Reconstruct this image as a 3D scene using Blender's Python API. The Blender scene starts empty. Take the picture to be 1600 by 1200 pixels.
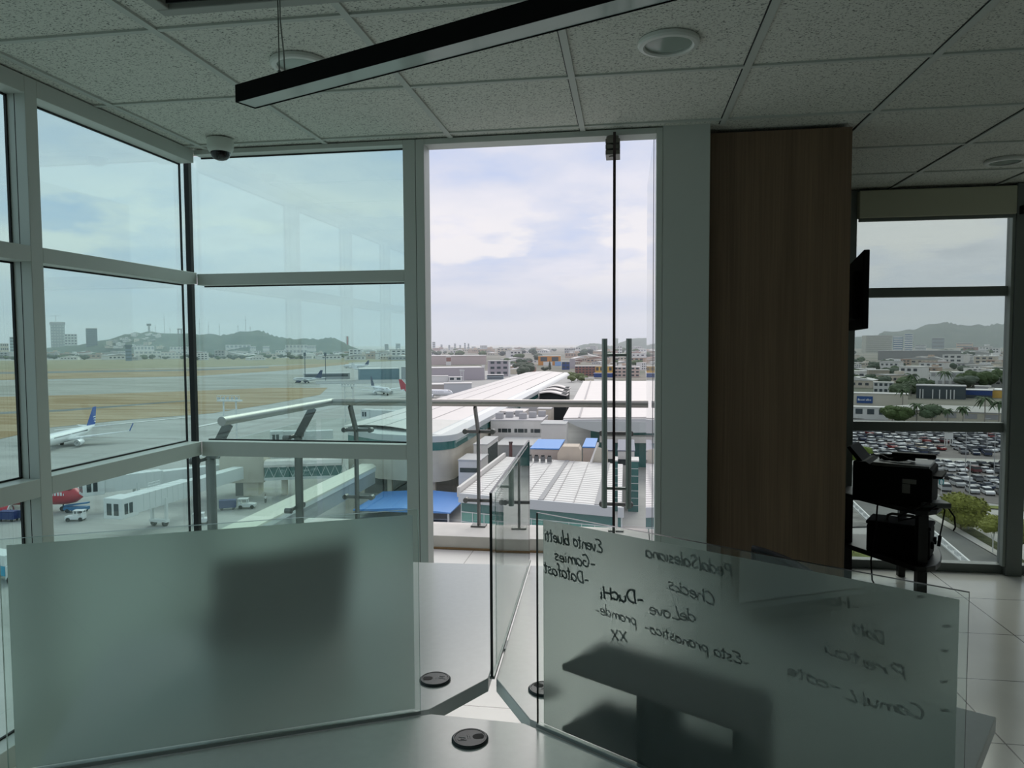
import bpy, math, random
from mathutils import Vector, Matrix
S = bpy.context.scene
COL = S.collection
PI = math.pi
R = math.radians

# ------------------------------------------------------------------ camera
EYE = 1.46
cam_d = bpy.data.cameras.new('camera')
cam_d.sensor_fit = 'HORIZONTAL'; cam_d.sensor_width = 36.0
FPX = 1153.8
cam_d.lens = FPX / 1600 * 36.0
cam_d.clip_start = 0.02; cam_d.clip_end = 20000
cam = bpy.data.objects.new('camera', cam_d); COL.objects.link(cam)
FW = Vector((-0.15351661, 0.98664393, -0.05446475))
RT = Vector((0.9881411, 0.15345726, -0.00529517))
UP = Vector((-0.00313357, 0.05463176, 0.99850165))
cam.matrix_world = Matrix(((RT.x, UP.x, -FW.x, 0), (RT.y, UP.y, -FW.y, 0), (RT.z, UP.z, -FW.z, EYE), (0, 0, 0, 1)))
S.camera = cam
S.view_settings.view_transform = 'Standard'
S.view_settings.look = 'None'
S.view_settings.exposure = 0.08
S.view_settings.gamma = 1.0
S.view_settings.use_curve_mapping = False
S.cycles.transparent_max_bounces = 40
S.cycles.max_bounces = 10
S.cycles.transmission_bounces = 10
S.cycles.glossy_bounces = 5
S.cycles.diffuse_bounces = 6
S.cycles.volume_bounces = 3
S.cycles.sample_clamp_indirect = 6.0

def ray(px, py):
    return FW + RT * ((px - 800) / FPX) - UP * ((py - 600) / FPX)
GZ = EYE - 33.0                                 # the apron lies far below the office floor
def G(px, py, h=0.0):                            # a point of the plane h metres above the apron
    d = ray(px, py); t = (GZ + h - EYE) / d.z
    return Vector((d.x * t, d.y * t, GZ + h))
def mpp(p):                                      # metres per pixel at a point
    return (Vector((p[0], p[1], p[2] - EYE))).dot(FW) / FPX

# ------------------------------------------------------------------ sky and sun
world = bpy.data.worlds.new('sky'); S.world = world
world.use_nodes = True
nt = world.node_tree; N = nt.nodes; L = nt.links; N.clear()
def nd(t, **k):
    n = N.new(t)
    for a, b in k.items(): setattr(n, a, b)
    return n
def val(n, i, v): n.inputs[i].default_value = v
out = nd('ShaderNodeOutputWorld'); bg = nd('ShaderNodeBackground')
tc = nd('ShaderNodeTexCoord'); sep = nd('ShaderNodeSeparateXYZ')
L.new(tc.outputs['Generated'], sep.inputs[0])
zc = nd('ShaderNodeMath', operation='MAXIMUM'); L.new(sep.outputs[2], zc.inputs[0]); zc.inputs[1].default_value = 0.0
za = nd('ShaderNodeMath', operation='ADD'); L.new(zc.outputs[0], za.inputs[0]); za.inputs[1].default_value = 0.16
dx = nd('ShaderNodeMath', operation='DIVIDE'); L.new(sep.outputs[0], dx.inputs[0]); L.new(za.outputs[0], dx.inputs[1])
dy = nd('ShaderNodeMath', operation='DIVIDE'); L.new(sep.outputs[1], dy.inputs[0]); L.new(za.outputs[0], dy.inputs[1])
cmb = nd('ShaderNodeCombineXYZ'); L.new(dx.outputs[0], cmb.inputs[0]); L.new(dy.outputs[0], cmb.inputs[1])
n1 = nd('ShaderNodeTexNoise'); val(n1, 'Scale', 0.9); val(n1, 'Detail', 7.0); val(n1, 'Roughness', 0.55); L.new(cmb.outputs[0], n1.inputs['Vector'])
cr = nd('ShaderNodeValToRGB'); L.new(n1.outputs[0], cr.inputs[0])
e = cr.color_ramp.elements
e[0].position = 0.34; e[0].color = (0.50, 0.59, 0.82, 1)
e[1].position = 0.58; e[1].color = (0.80, 0.79, 0.87, 1)
x = cr.color_ramp.elements.new(0.46); x.color = (0.66, 0.69, 0.82, 1)
x = cr.color_ramp.elements.new(0.68); x.color = (0.68, 0.68, 0.76, 1)
# puffy cumulus low over the horizon
mp = nd('ShaderNodeMapping'); val(mp, 'Scale', (6.5, 6.5, 20.0)); val(mp, 'Location', (1.3, 0.4, 0.25)); L.new(tc.outputs['Generated'], mp.inputs[0])
n2 = nd('ShaderNodeTexNoise'); val(n2, 'Scale', 1.0); val(n2, 'Detail', 6.0); val(n2, 'Roughness', 0.5); L.new(mp.outputs[0], n2.inputs['Vector'])
cr2 = nd('ShaderNodeValToRGB'); L.new(n2.outputs[0], cr2.inputs[0])
e = cr2.color_ramp.elements; e[0].position = 0.49; e[0].color = (0, 0, 0, 1); e[1].position = 0.57; e[1].color = (1, 1, 1, 1)
band = nd('ShaderNodeValToRGB'); L.new(sep.outputs[2], band.inputs[0])
e = band.color_ramp.elements; e[0].position = 0.045; e[0].color = (0, 0, 0, 1); e[1].position = 0.085; e[1].color = (1, 1, 1, 1)
x = band.color_ramp.elements.new(0.16); x.color = (0.8, 0.8, 0.8, 1)
x = band.color_ramp.elements.new(0.22); x.color = (0, 0, 0, 1)
mm = nd('ShaderNodeMath', operation='MULTIPLY'); L.new(cr2.outputs[0], mm.inputs[0]); L.new(band.outputs[0], mm.inputs[1])
mx1 = nd('ShaderNodeMixRGB'); L.new(mm.outputs[0], mx1.inputs[0]); L.new(cr.outputs[0], mx1.inputs[1]); mx1.inputs[2].default_value = (0.87, 0.84, 0.86, 1)
hz = nd('ShaderNodeValToRGB'); L.new(sep.outputs[2], hz.inputs[0])
e = hz.color_ramp.elements; e[0].position = 0.0; e[0].color = (1, 1, 1, 1); e[1].position = 0.12; e[1].color = (0, 0, 0, 1)
x = hz.color_ramp.elements.new(0.05); x.color = (0.6, 0.6, 0.6, 1)
mx2 = nd('ShaderNodeMixRGB'); L.new(hz.outputs[0], mx2.inputs[0]); L.new(mx1.outputs[0], mx2.inputs[1]); mx2.inputs[2].default_value = (0.54, 0.58, 0.70, 1)
L.new(mx2.outputs[0], bg.inputs[0]); bg.inputs[1].default_value = 1.0
L.new(bg.outputs[0], out.inputs[0])

sun_d = bpy.data.lights.new('sun', 'SUN'); sun_d.energy = 1.8; sun_d.angle = R(45); sun_d.color = (1.0, 0.95, 0.88)
sun = bpy.data.objects.new('sun', sun_d); COL.objects.link(sun)
sun.rotation_euler = Vector((0.10, 1.05, 0.90)).to_track_quat('Z', 'Y').to_euler()

# ------------------------------------------------------------------ materials
_M = {}
def pm(name, col, rough=0.6, metal=0.0, spec=0.5, noise=None, bump=None):
    """plain procedural material; noise = (scale, amount) varies the colour, bump = (scale, strength)"""
    if name in _M: return _M[name]
    m = bpy.data.materials.new(name); m.use_nodes = True
    t = m.node_tree; b = t.nodes['Principled BSDF']
    b.inputs['Base Color'].default_value = (*col, 1); b.inputs['Roughness'].default_value = rough
    b.inputs['Metallic'].default_value = metal; b.inputs['Specular IOR Level'].default_value = spec
    if noise or bump:
        c = t.nodes.new('ShaderNodeTexCoord')
    if noise:
        n = t.nodes.new('ShaderNodeTexNoise'); n.inputs['Scale'].default_value = noise[0]; n.inputs['Detail'].default_value = 5
        t.links.new(c.outputs['Object'], n.inputs['Vector'])
        r = t.nodes.new('ShaderNodeValToRGB'); t.links.new(n.outputs[0], r.inputs[0])
        a = noise[1]
        r.color_ramp.elements[0].position = 0.3; r.color_ramp.elements[1].position = 0.7
        r.color_ramp.elements[0].color = (*[max(0, v * (1 - a)) for v in col], 1)
        r.color_ramp.elements[1].color = (*[min(1, v * (1 + a)) for v in col], 1)
        t.links.new(r.outputs[0], b.inputs['Base Color'])
    if bump:
        n = t.nodes.new('ShaderNodeTexNoise'); n.inputs['Scale'].default_value = bump[0]
        t.links.new(c.outputs['Object'], n.inputs['Vector'])
        bm = t.nodes.new('ShaderNodeBump'); bm.inputs['Strength'].default_value = bump[1]; bm.inputs['Distance'].default_value = 0.01
        t.links.new(n.outputs[0], bm.inputs['Height']); t.links.new(bm.outputs[0], b.inputs['Normal'])
    _M[name] = m
    return m

def glassm(name, tint, f0=0.05, gcol=(1, 1, 1)):
    """thin window glass: tinted see-through with mirror reflection growing towards grazing angles"""
    if name in _M: return _M[name]
    m = bpy.data.materials.new(name); m.use_nodes = True
    t = m.node_tree; t.nodes.clear()
    o = t.nodes.new('ShaderNodeOutputMaterial'); mix = t.nodes.new('ShaderNodeMixShader')
    tr = t.nodes.new('ShaderNodeBsdfTransparent'); tr.inputs[0].default_value = (*tint, 1)
    gl = t.nodes.new('ShaderNodeBsdfGlossy'); gl.inputs['Color'].default_value = (*gcol, 1); gl.inputs['Roughness'].default_value = 0.0
    lw = t.nodes.new('ShaderNodeLayerWeight'); lw.inputs[0].default_value = 0.5
    p = t.nodes.new('ShaderNodeMath'); p.operation = 'POWER'; t.links.new(lw.outputs['Facing'], p.inputs[0]); p.inputs[1].default_value = 5
    a = t.nodes.new('ShaderNodeMath'); a.operation = 'MULTIPLY_ADD'; t.links.new(p.outputs[0], a.inputs[0]); a.inputs[1].default_value = 1 - f0; a.inputs[2].default_value = f0
    t.links.new(a.outputs[0], mix.inputs[0]); t.links.new(tr.outputs[0], mix.inputs[1]); t.links.new(gl.outputs[0], mix.inputs[2])
    t.links.new(mix.outputs[0], o.inputs[0])
    _M[name] = m
    return m

# ------------------------------------------------------------------ mesh building
class MB:
    """collects shapes and links them as ONE mesh object"""
    def __init__(s): s.v = []; s.f = []; s.m = []
    def add(s, vs, fs, mi=0):
        o = len(s.v); s.v += [tuple(v) for v in vs]; s.f += [tuple(i + o for i in f) for f in fs]; s.m += [mi] * len(fs)
        return s
    def box(s, x0, x1, y0, y1, z0, z1, mi=0, M=None):
        vs = [Vector((x, y, z)) for z in (z0, z1) for y in (y0, y1) for x in (x0, x1)]
        if M: vs = [M @ v for v in vs]
        return s.add(vs, [(0, 2, 3, 1), (4, 5, 7, 6), (0, 1, 5, 4), (2, 6, 7, 3), (0, 4, 6, 2), (1, 3, 7, 5)], mi)
    def bar(s, a, b, w, h, mi=0, up=(0, 0, 1)):
        """box beam from a to b, w across, h along up"""
        a = Vector(a); b = Vector(b); d = b - a; l = d.length; d.normalize()
        u = Vector(up)
        if abs(d.dot(u)) > 0.99: u = Vector((1, 0, 0))
        r = d.cross(u).normalized(); u = r.cross(d)
        M = Matrix(((r.x, d.x, u.x, a.x), (r.y, d.y, u.y, a.y), (r.z, d.z, u.z, a.z), (0, 0, 0, 1)))
        return s.box(-w / 2, w / 2, 0, l, -h / 2, h / 2, mi, M)
    def prism(s, pts, z0, z1, mi=0, M=None, mtop=None):
        n = len(pts)
        if sum(pts[i][0] * pts[(i + 1) % n][1] - pts[(i + 1) % n][0] * pts[i][1] for i in range(n)) < 0: pts = pts[::-1]
        vs = [Vector((p[0], p[1], z0)) for p in pts] + [Vector((p[0], p[1], z1)) for p in pts]
        if M: vs = [M @ v for v in vs]
        s.add(vs, [tuple(range(n))[::-1]] + [(i, (i + 1) % n, (i + 1) % n + n, i + n) for i in range(n)], mi)
        o = len(s.v) - 2 * n
        s.f.append(tuple(o + n + i for i in range(n))); s.m.append(mi if mtop is None else mtop)
        return s
    def tube(s, pts, r, n=10, mi=0, cap=True):
        """round tube along a polyline; r a number or one per point"""
        P = [Vector(p) for p in pts]; k = len(P); vs = []; pr = None
        for i, p in enumerate(P):
            d = (P[min(i + 1, k - 1)] - P[max(i - 1, 0)]).normalized()
            if pr is None:
                a = Vector((0, 0, 1)) if abs(d.z) < 0.9 else Vector((1, 0, 0)); x = d.cross(a).normalized()
            else:
                x = (pr - d * pr.dot(d)).normalized()
            pr = x; y = d.cross(x); q = r[i] if isinstance(r, (list, tuple)) else r
            vs += [p + (x * math.cos(2 * PI * j / n) + y * math.sin(2 * PI * j / n)) * q for j in range(n)]
        fs = [(i * n + j, i * n + (j + 1) % n, (i + 1) * n + (j + 1) % n, (i + 1) * n + j) for i in range(k - 1) for j in range(n)]
        if cap: fs += [tuple(range(n))[::-1], tuple((k - 1) * n + j for j in range(n))]
        return s.add(vs, fs, mi)
    def lathe(s, prof, n=24, mi=0, M=None):
        """profile [(r, z)] spun about z"""
        vs = []
        for r_, z in prof:
            for j in range(n): vs.append(Vector((r_ * math.cos(2 * PI * j / n), r_ * math.sin(2 * PI * j / n), z)))
        if M: vs = [M @ v for v in vs]
        k = len(prof)
        fs = [(i * n + j, i * n + (j + 1) % n, (i + 1) * n + (j + 1) % n, (i + 1) * n + j) for i in range(k - 1) for j in range(n)]
        fs += [tuple(range(n))[::-1], tuple((k - 1) * n + j for j in range(n))]
        return s.add(vs, fs, mi)
    def quad(s, a, b, c, d, mi=0): return s.add([a, b, c, d], [(0, 1, 2, 3)], mi)
    def slabq(s, a, b, c, d, t, mi=0):
        """four-cornered slab, t thick downwards"""
        A = [Vector(p) for p in (a, b, c, d)]; B = [p - Vector((0, 0, t)) for p in A]
        return s.add(A + B, [(0, 1, 2, 3), (7, 6, 5, 4), (0, 4, 5, 1), (1, 5, 6, 2), (2, 6, 7, 3), (3, 7, 4, 0)], mi)
    def build(s, name, mats, parent=None, smooth=None, bevel=0.0, loc=None):
        me = bpy.data.meshes.new(name); me.from_pydata(s.v, [], s.f)
        if not isinstance(mats, (list, tuple)): mats = [mats]
        for m in mats: me.materials.append(m)
        if len(mats) > 1: me.polygons.foreach_set('material_index', s.m)
        if smooth:
            me.polygons.foreach_set('use_smooth', [True] * len(me.polygons)); me.set_sharp_from_angle(angle=R(smooth))
        me.update()
        o = bpy.data.objects.new(name, me); COL.objects.link(o)
        if parent: o.parent = parent
        if loc is not None: o.location = loc
        if bevel:
            b = o.modifiers.new('edges', 'BEVEL'); b.width = bevel; b.segments = 2; b.limit_method = 'ANGLE'; b.angle_limit = R(40)
        return o

def tag(o, label, cat, group=None):
    o['label'] = label; o['category'] = cat
    if group: o['group'] = group
    return o
def struct(o, label=None):
    o['kind'] = 'structure'
    if label: o['label'] = label; o['category'] = label.split()[-1]
    return o
def empty(name, loc=(0, 0, 0), rz=0.0, label=None, cat=None, group=None):
    o = bpy.data.objects.new(name, None); COL.objects.link(o); o.empty_display_size = 0.1
    o.location = loc; o.rotation_euler = (0, 0, rz)
    if label: tag(o, label, cat, group)
    return o
def copy_tree(o, parent=None):
    c = o.copy(); COL.objects.link(c); c.parent = parent
    for ch in o.children: copy_tree(ch, c)
    return c
def T(x=0, y=0, z=0, rz=0, rx=0, ry=0):
    return Matrix.Translation((x, y, z)) @ Matrix.Rotation(rz, 4, 'Z') @ Matrix.Rotation(ry, 4, 'Y') @ Matrix.Rotation(rx, 4, 'X')
# ================================================================== the room
CEIL = 2.414
alu = pm('powder_coated_aluminium', (0.56, 0.59, 0.55), 0.42)
alu_dark = pm('dark_grey_aluminium', (0.16, 0.18, 0.17), 0.45)
seal = pm('black_seal', (0.008, 0.009, 0.009), 0.6)
white_wall = pm('white_painted_panel', (0.55, 0.58, 0.54), 0.5)
WIN = glassm('window_glass_green', (0.79, 0.925, 0.895), 0.065)
WIND = glassm('window_glass_grey', (0.765, 0.815, 0.79), 0.025)
CLEAR = glassm('clear_glass', (0.965, 0.985, 0.975), 0.03)
chrome = pm('brushed_steel', (0.55, 0.55, 0.53), 0.28, 1.0)
black = pm('black_plastic', (0.006, 0.006, 0.007), 0.65, 0.0, 0.2)

def tile_floor_mat(name, size, ox, oy, col, joint, rough):
    m = bpy.data.materials.new(name); m.use_nodes = True; t = m.node_tree; b = t.nodes['Principled BSDF']
    g = t.nodes.new('ShaderNodeNewGeometry'); s = t.nodes.new('ShaderNodeSeparateXYZ'); t.links.new(g.outputs['Position'], s.inputs[0])
    ms = []
    for ax, o in ((0, ox), (1, oy)):
        a = t.nodes.new('ShaderNodeMath'); a.operation = 'SUBTRACT'; t.links.new(s.outputs[ax], a.inputs[0]); a.inputs[1].default_value = o - 100 * size
        d = t.nodes.new('ShaderNodeMath'); d.operation = 'MODULO'; t.links.new(a.outputs[0], d.inputs[0]); d.inputs[1].default_value = size
        c = t.nodes.new('ShaderNodeMath'); c.operation = 'LESS_THAN'; t.links.new(d.outputs[0], c.inputs[0]); c.inputs[1].default_value = 0.006
        ms.append(c)
    mxx = t.nodes.new('ShaderNodeMath'); mxx.operation = 'MAXIMUM'; t.links.new(ms[0].outputs[0], mxx.inputs[0]); t.links.new(ms[1].outputs[0], mxx.inputs[1])
    n = t.nodes.new('ShaderNodeTexNoise'); n.inputs['Scale'].default_value = 3.0; n.inputs['Detail'].default_value = 6; t.links.new(g.outputs['Position'], n.inputs['Vector'])
    r = t.nodes.new('ShaderNodeValToRGB'); t.links.new(n.outputs[0], r.inputs[0]); r.color_ramp.elements[0].position = 0.3; r.color_ramp.elements[1].position = 0.75
    r.color_ramp.elements[0].color = (*[v * 0.93 for v in col], 1); r.color_ramp.elements[1].color = (*[min(1, v * 1.05) for v in col], 1)
    mi = t.nodes.new('ShaderNodeMixRGB'); t.links.new(mxx.outputs[0], mi.inputs[0]); t.links.new(r.outputs[0], mi.inputs[1]); mi.inputs[2].default_value = (*joint, 1)
    t.links.new(mi.outputs[0], b.inputs['Base Color']); b.inputs['Roughness'].default_value = rough
    return m
floor_m = tile_floor_mat('polished_porcelain_tile', 0.545, 1.905, 2.845, (0.66, 0.64, 0.60), (0.10, 0.09, 0.08), 0.18)

# ceiling tiles: mineral fibre with dark fissures
cm = bpy.data.materials.new('mineral_fibre_tile'); cm.use_nodes = True; t = cm.node_tree; b = t.nodes['Principled BSDF']
g = t.nodes.new('ShaderNodeNewGeometry')
v = t.nodes.new('ShaderNodeTexNoise'); v.inputs['Scale'].default_value = 170; v.inputs['Detail'].default_value = 3; v.inputs['Roughness'].default_value = 0.6
mpn = t.nodes.new('ShaderNodeMapping'); mpn.inputs['Scale'].default_value = (0.75, 1.25, 1); t.links.new(g.outputs['Position'], mpn.inputs[0]); t.links.new(mpn.outputs[0], v.inputs['Vector'])
r = t.nodes.new('ShaderNodeValToRGB'); t.links.new(v.outputs[0], r.inputs[0])
r.color_ramp.elements[0].position = 0.36; r.color_ramp.elements[0].color = (0.12, 0.13, 0.12, 1)
r.color_ramp.elements[1].position = 0.44; r.color_ramp.elements[1].color = (0.66, 0.67, 0.61, 1)
t.links.new(r.outputs[0], b.inputs['Base Color']); b.inputs['Roughness'].default_value = 0.9; b.inputs['Specular IOR Level'].default_value = 0.1
tbar = pm('ceiling_grid_white', (0.50, 0.53, 0.49), 0.6)

X0, X1, Y0, Y1, YR = -2.18, 5.2, -4.2, 3.46, 5.08
foot = [(X0 - 0.05, Y0), (X1, Y0), (X1, YR), (0.34, YR), (0.34, Y1 + 0.06), (X0 - 0.05, Y1 + 0.06)]
fl = struct(MB().prism(foot, -0.30, 0.0).build('floor', floor_m))
ce = struct(MB().prism(foot, CEIL + 0.006, CEIL + 0.3).build('ceiling', cm))
# lay-in grid
gr = MB(); S_ = 0.61; GX0, GY0 = -1.419, 2.1027
for i in range(-1, 12):
    x = GX0 + i * S_
    if x < X0 + 0.08 or x > X1: continue
    ye = (Y1 - 0.06) if x < 0.975 else YR
    gr.box(x - 0.012, x + 0.012, Y0, ye, CEIL - 0.002, CEIL + 0.012)
    gr.box(x - 0.016, x - 0.012, Y0, ye, CEIL + 0.003, CEIL + 0.008, 1)
for j in range(-11, 6):
    y = GY0 + j * S_
    if y > YR or y < Y0: continue
    if y < Y1 - 0.05: gr.box(X0 + 0.05, X1, y - 0.008, y + 0.010, CEIL - 0.001, CEIL + 0.011); gr.box(X0 + 0.05, X1, y + 0.010, y + 0.017, CEIL + 0.003, CEIL + 0.008, 1)
    else: gr.box(0.985, X1, y - 0.008, y + 0.010, CEIL - 0.001, CEIL + 0.011); gr.box(0.985, X1, y + 0.010, y + 0.017, CEIL + 0.003, CEIL + 0.008, 1)
gr.build('ceiling_grid', [tbar, pm('tile_reveal_painted_shade', (0.03, 0.03, 0.03), 0.9)], ce)  # dark strips beside the bars paint the shade of the tile reveals

# walls that close the room
struct(MB().box(X0 - 0.05, X1 + 0.1, Y0 - 0.12, Y0, 0, CEIL + 0.02).build('wall_rear', white_wall))
struct(MB().box(X1, X1 + 0.12, Y0, YR, 0, CEIL + 0.02).build('wall_right', white_wall))
struct(MB().box(0.155, 0.36, 3.392, 3.56, 0, CEIL + 0.01).build('wall_back', white_wall, bevel=0.003))
struct(MB().box(0.38, 0.955, 3.60, YR + 0.02, 0, CEIL + 0.01).build('wall_side', pm('side_wall_grey', (0.30, 0.30, 0.28), 0.7)))
struct(MB().box(0.955, 1.391, 4.99, YR + 0.02, 0, CEIL + 0.01).build('wall_window_side', pm('side_wall_grey', (0.30, 0.30, 0.28), 0.7)))
# wood clad pillar
wm = bpy.data.materials.new('wood_laminate_cladding'); wm.use_nodes = True; t = wm.node_tree; b = t.nodes['Principled BSDF']
g = t.nodes.new('ShaderNodeTexCoord'); mp_ = t.nodes.new('ShaderNodeMapping'); mp_.inputs['Scale'].default_value = (9, 9, 0.5); t.links.new(g.outputs['Object'], mp_.inputs[0])
n = t.nodes.new('ShaderNodeTexNoise'); n.inputs['Scale'].default_value = 1.0; n.inputs['Detail'].default_value = 3; n.inputs['Distortion'].default_value = 0.6; t.links.new(mp_.outputs[0], n.inputs['Vector'])
r = t.nodes.new('ShaderNodeValToRGB'); t.links.new(n.outputs[0], r.inputs[0])
r.color_ramp.elements[0].position = 0.25; r.color_ramp.elements[0].color = (0.135, 0.085, 0.052, 1); r.color_ramp.elements[1].position = 0.8; r.color_ramp.elements[1].color = (0.21, 0.135, 0.082, 1)
mp2 = t.nodes.new('ShaderNodeMapping'); mp2.inputs['Scale'].default_value = (160, 160, 2.5); t.links.new(g.outputs['Object'], mp2.inputs[0])
n2_ = t.nodes.new('ShaderNodeTexNoise'); n2_.inputs['Scale'].default_value = 1.0; n2_.inputs['Detail'].default_value = 4; t.links.new(mp2.outputs[0], n2_.inputs['Vector'])
mu = t.nodes.new('ShaderNodeMixRGB'); mu.blend_type = 'OVERLAY'; mu.inputs[0].default_value = 0.35; t.links.new(r.outputs[0], mu.inputs[1]); t.links.new(n2_.outputs[0], mu.inputs[2])
t.links.new(mu.outputs[0], b.inputs['Base Color']); b.inputs['Roughness'].default_value = 0.5
struct(MB().box(0.367, 0.975, 3.485, 4.15, 0, CEIL - 0.012).build('pillar', wm), 'pillar clad in dark wood laminate to the right of the glass door')

# ---- windows. Left wall: posts every 0.93 m, two transoms; back wall bay next to the door
PZ = [(0.0, 0.075), (0.913, 0.98), (1.762, 1.818), (2.352, CEIL)]
def side_window(i, ya, yb, post):
    w = struct(empty('window_%d' % i, (X0, (ya + yb) / 2, 0)), 'bay of the green-tinted window wall on the left, %s' % post)
    w['category'] = 'window'
    f = MB()
    yc = (ya + yb) / 2
    f.box(0.0, 0.08, ya - yc - 0.0275, ya - yc + 0.0275, 0, CEIL)
    f.box(0.035, 0.039, ya - yc - 0.0285, ya - yc + 0.0285, 0, CEIL - 0.01, 1)      # seam of the split post
    fy = ya - yc + 0.0275
    ty = yb - yc - (0.0275 if yb < 3.3 else 0.0)
    for z0, z1 in PZ: f.box(0.0, 0.08, fy, ty, z0, z1)
    f.build('window_frame', [alu, seal], w, bevel=0.002)
    for (a0, a1), (b0, b1) in zip(PZ[:-1], PZ[1:]):
        p = MB().box(-0.010, -0.002, fy - 0.01, (3.452 - yc if yb > 3.3 else ty + 0.01), a1 - 0.01, b0 + 0.01).build('window_pane', WIN, w)
        k = MB()
        for q in ((fy - 0.0, fy + 0.006, a1, b0), (ty - 0.006, ty, a1, b0), (fy, ty, a1, a1 + 0.006), (fy, ty, b0 - 0.006, b0)):
            k.box(-0.001, 0.008, *q)
        k.build('gasket', seal, p)
YP = [2.3875 - 0.93 * k for k in range(8)]
side_window(1, YP[0], 3.39, 'the one meeting the corner')
for k in range(1, 7): side_window(k + 1, YP[k], YP[k - 1], ['beside the corner bay', 'second before the corner bay', 'third before the corner bay', 'fourth before the corner bay', 'fifth before the corner bay', 'sixth before the corner bay'][k - 1])

YG = 3.46
BZ = [(0.0, 0.075), (0.907, 0.98), (1.757, 1.812), (2.392, CEIL)]
w = struct(empty('window_8', (-1.6, YG, 0)), 'green-tinted window of the back wall left of the open doorway'); w['category'] = 'window'
f = MB()
for z0, z1 in BZ: f.box(-2.10 + 1.6, -1.04 + 1.6, -0.07, 0.0, z0, z1)
f.box(-1.04 + 1.6, -0.98 + 1.6, -0.07, 0.03, 0, CEIL)
f.build('window_frame', [alu, seal], w, bevel=0.002)
for (a0, a1), (b0, b1) in zip(BZ[:-1], BZ[1:]):
    p = MB().box(-2.175 + 1.6, -1.03 + 1.6, 0.002, 0.010, a1 - 0.01, b0 + 0.01).build('window_pane', WIN, w)
    k = MB()
    for q in ((-0.50, 0.56, a1, a1 + 0.006), (-0.50, 0.56, b0 - 0.006, b0), (0.554, 0.56, a1, b0)): k.box(q[0], q[1], -0.008, 0.001, q[2], q[3])
    k.build('gasket', seal, p)
struct(MB().box(X0 - 0.010, X0 + 0.016, YG - 0.016, YG + 0.010, 0, 2.392).build('trim_1', seal), 'black vertical corner joint where the two glass walls meet')

# ---- the doorway and its glass leaf, swung open to the balcony
d = struct(empty('door_1', (-0.055, 3.45, 0)), 'tall open doorway to the balcony with a frameless glass door'); d['category'] = 'door'
ox, oy = -0.055, 3.45
f = MB()
f.box(-0.978 - ox, -0.938 - ox, 3.39 - oy, 3.49 - oy, 0, CEIL)
f.box(0.128 - ox, 0.155 - ox, 3.39 - oy, 3.49 - oy, 0, CEIL)
f.box(-0.938 - ox, 0.128 - ox, 3.39 - oy, 3.49 - oy, 2.388, CEIL)
f.box(-0.981 - ox, -0.977 - ox, 3.392 - oy, 3.47 - oy, 0, CEIL, 1)
f.build('door_frame', [alu, seal], d, bevel=0.002)
MB().box(-0.938 - ox, 0.128 - ox, 3.39 - oy, 3.49 - oy, 0, 0.012).build('threshold', alu_dark, d)
DG = pm('glass_edge_dark', (0.030, 0.016, 0.018), 0.3)
lf = MB()
dz0, dz1, dy0, dy1 = 0.02, 2.365, -0.20, 0.82
lf.box(-0.006, 0.006, dy0, dy1, dz0, dz1)
lf.m = [0, 0, 1, 1, 0, 0]
lf.m = [1, 1, 1, 1, 0, 0]
leaf = lf.build('glass_leaf', [CLEAR, DG], d)
# pull handles: two round bars either side of the leaf
green_steel = pm('satin_steel_bar', (0.20, 0.23, 0.21), 0.35, 1.0)
for sx in (-1, 1):
    h = MB(); h.tube([(sx * 0.066, 0.65, 0.545 - 0.0), (sx * 0.066, 0.65, 1.485)], 0.0155, 16)
    for z in (0.655, 1.395): h.tube([(sx * 0.006, 0.65, z), (sx * 0.066, 0.65, z)], 0.009, 10)
    ho = h.build('pull_handle', green_steel, d, smooth=40); ho.parent = leaf
pv = MB()
pv.box(-0.042, 0.022, -0.08, 0.03, 2.300, 2.320); pv.box(-0.042, 0.022, -0.08, 0.03, 2.325, 2.345); pv.box(-0.042, 0.022, -0.08, 0.03, 2.350, 2.370)
pv.tube([(-0.012, -0.04, 2.296), (-0.012, -0.04, 2.39)], 0.016, 12); pv.tube([(-0.012, -0.04, 2.372), (-0.012, -0.04, 2.389)], 0.028, 14)
pv.build('pivot_hinge', pm('pivot_hinge_steel', (0.20, 0.20, 0.18), 0.35, 1.0), d, bevel=0.002)
hb = MB(); hb.box(-0.045, 0.040, -0.10, 0.05, 0.012, 0.06)
hb.build('floor_pivot', chrome, d, bevel=0.002)

# ---- right-hand window wall
YW = 5.03
w = struct(empty('window_9', (1.9, YW, 0)), 'grey-tinted window behind the printer stand looking over the car park'); w['category'] = 'window'
def rbox(mb, xa, xb, y0, y1, z0, z1, mi=0): mb.box(xa - 1.9, xb - 1.9, y0 - YW, y1 - YW, z0, z1, mi)
f = MB()
rbox(f, 1.39, 1.432, YW - 0.05, YW + 0.03, 0, CEIL)
rbox(f, 2.335, 2.425, YW - 0.09, YW + 0.03, 0, CEIL)
RZ = [(0.0, 0.055), (0.891, 0.951), (1.741, 1.80), (2.35, CEIL)]
for z0, z1 in RZ: rbox(f, 1.432, 2.335, YW - 0.04, YW + 0.03, z0, z1)
f.build('window_frame', alu_dark, w, bevel=0.002)
rbox(f2 := MB(), 2.318, 2.336, YW - 0.075, YW - 0.041, 0.055, 2.35); f2.build('frame_seal', pm('grey_green_strip', (0.30, 0.34, 0.31), 0.5), w)
for (a0, a1), (b0, b1) in zip(RZ[:-1], RZ[1:]):
    p = MB(); rbox(p, 1.425, 2.34, YW, YW + 0.008, a1 - 0.01, b0 + 0.01); p.build('window_pane', WIND, w)
w = struct(empty('window_10', (3.0, YW, 0)), 'next grey-tinted window bay cut off by the right edge of the view'); w['category'] = 'window'
f = MB()
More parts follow.
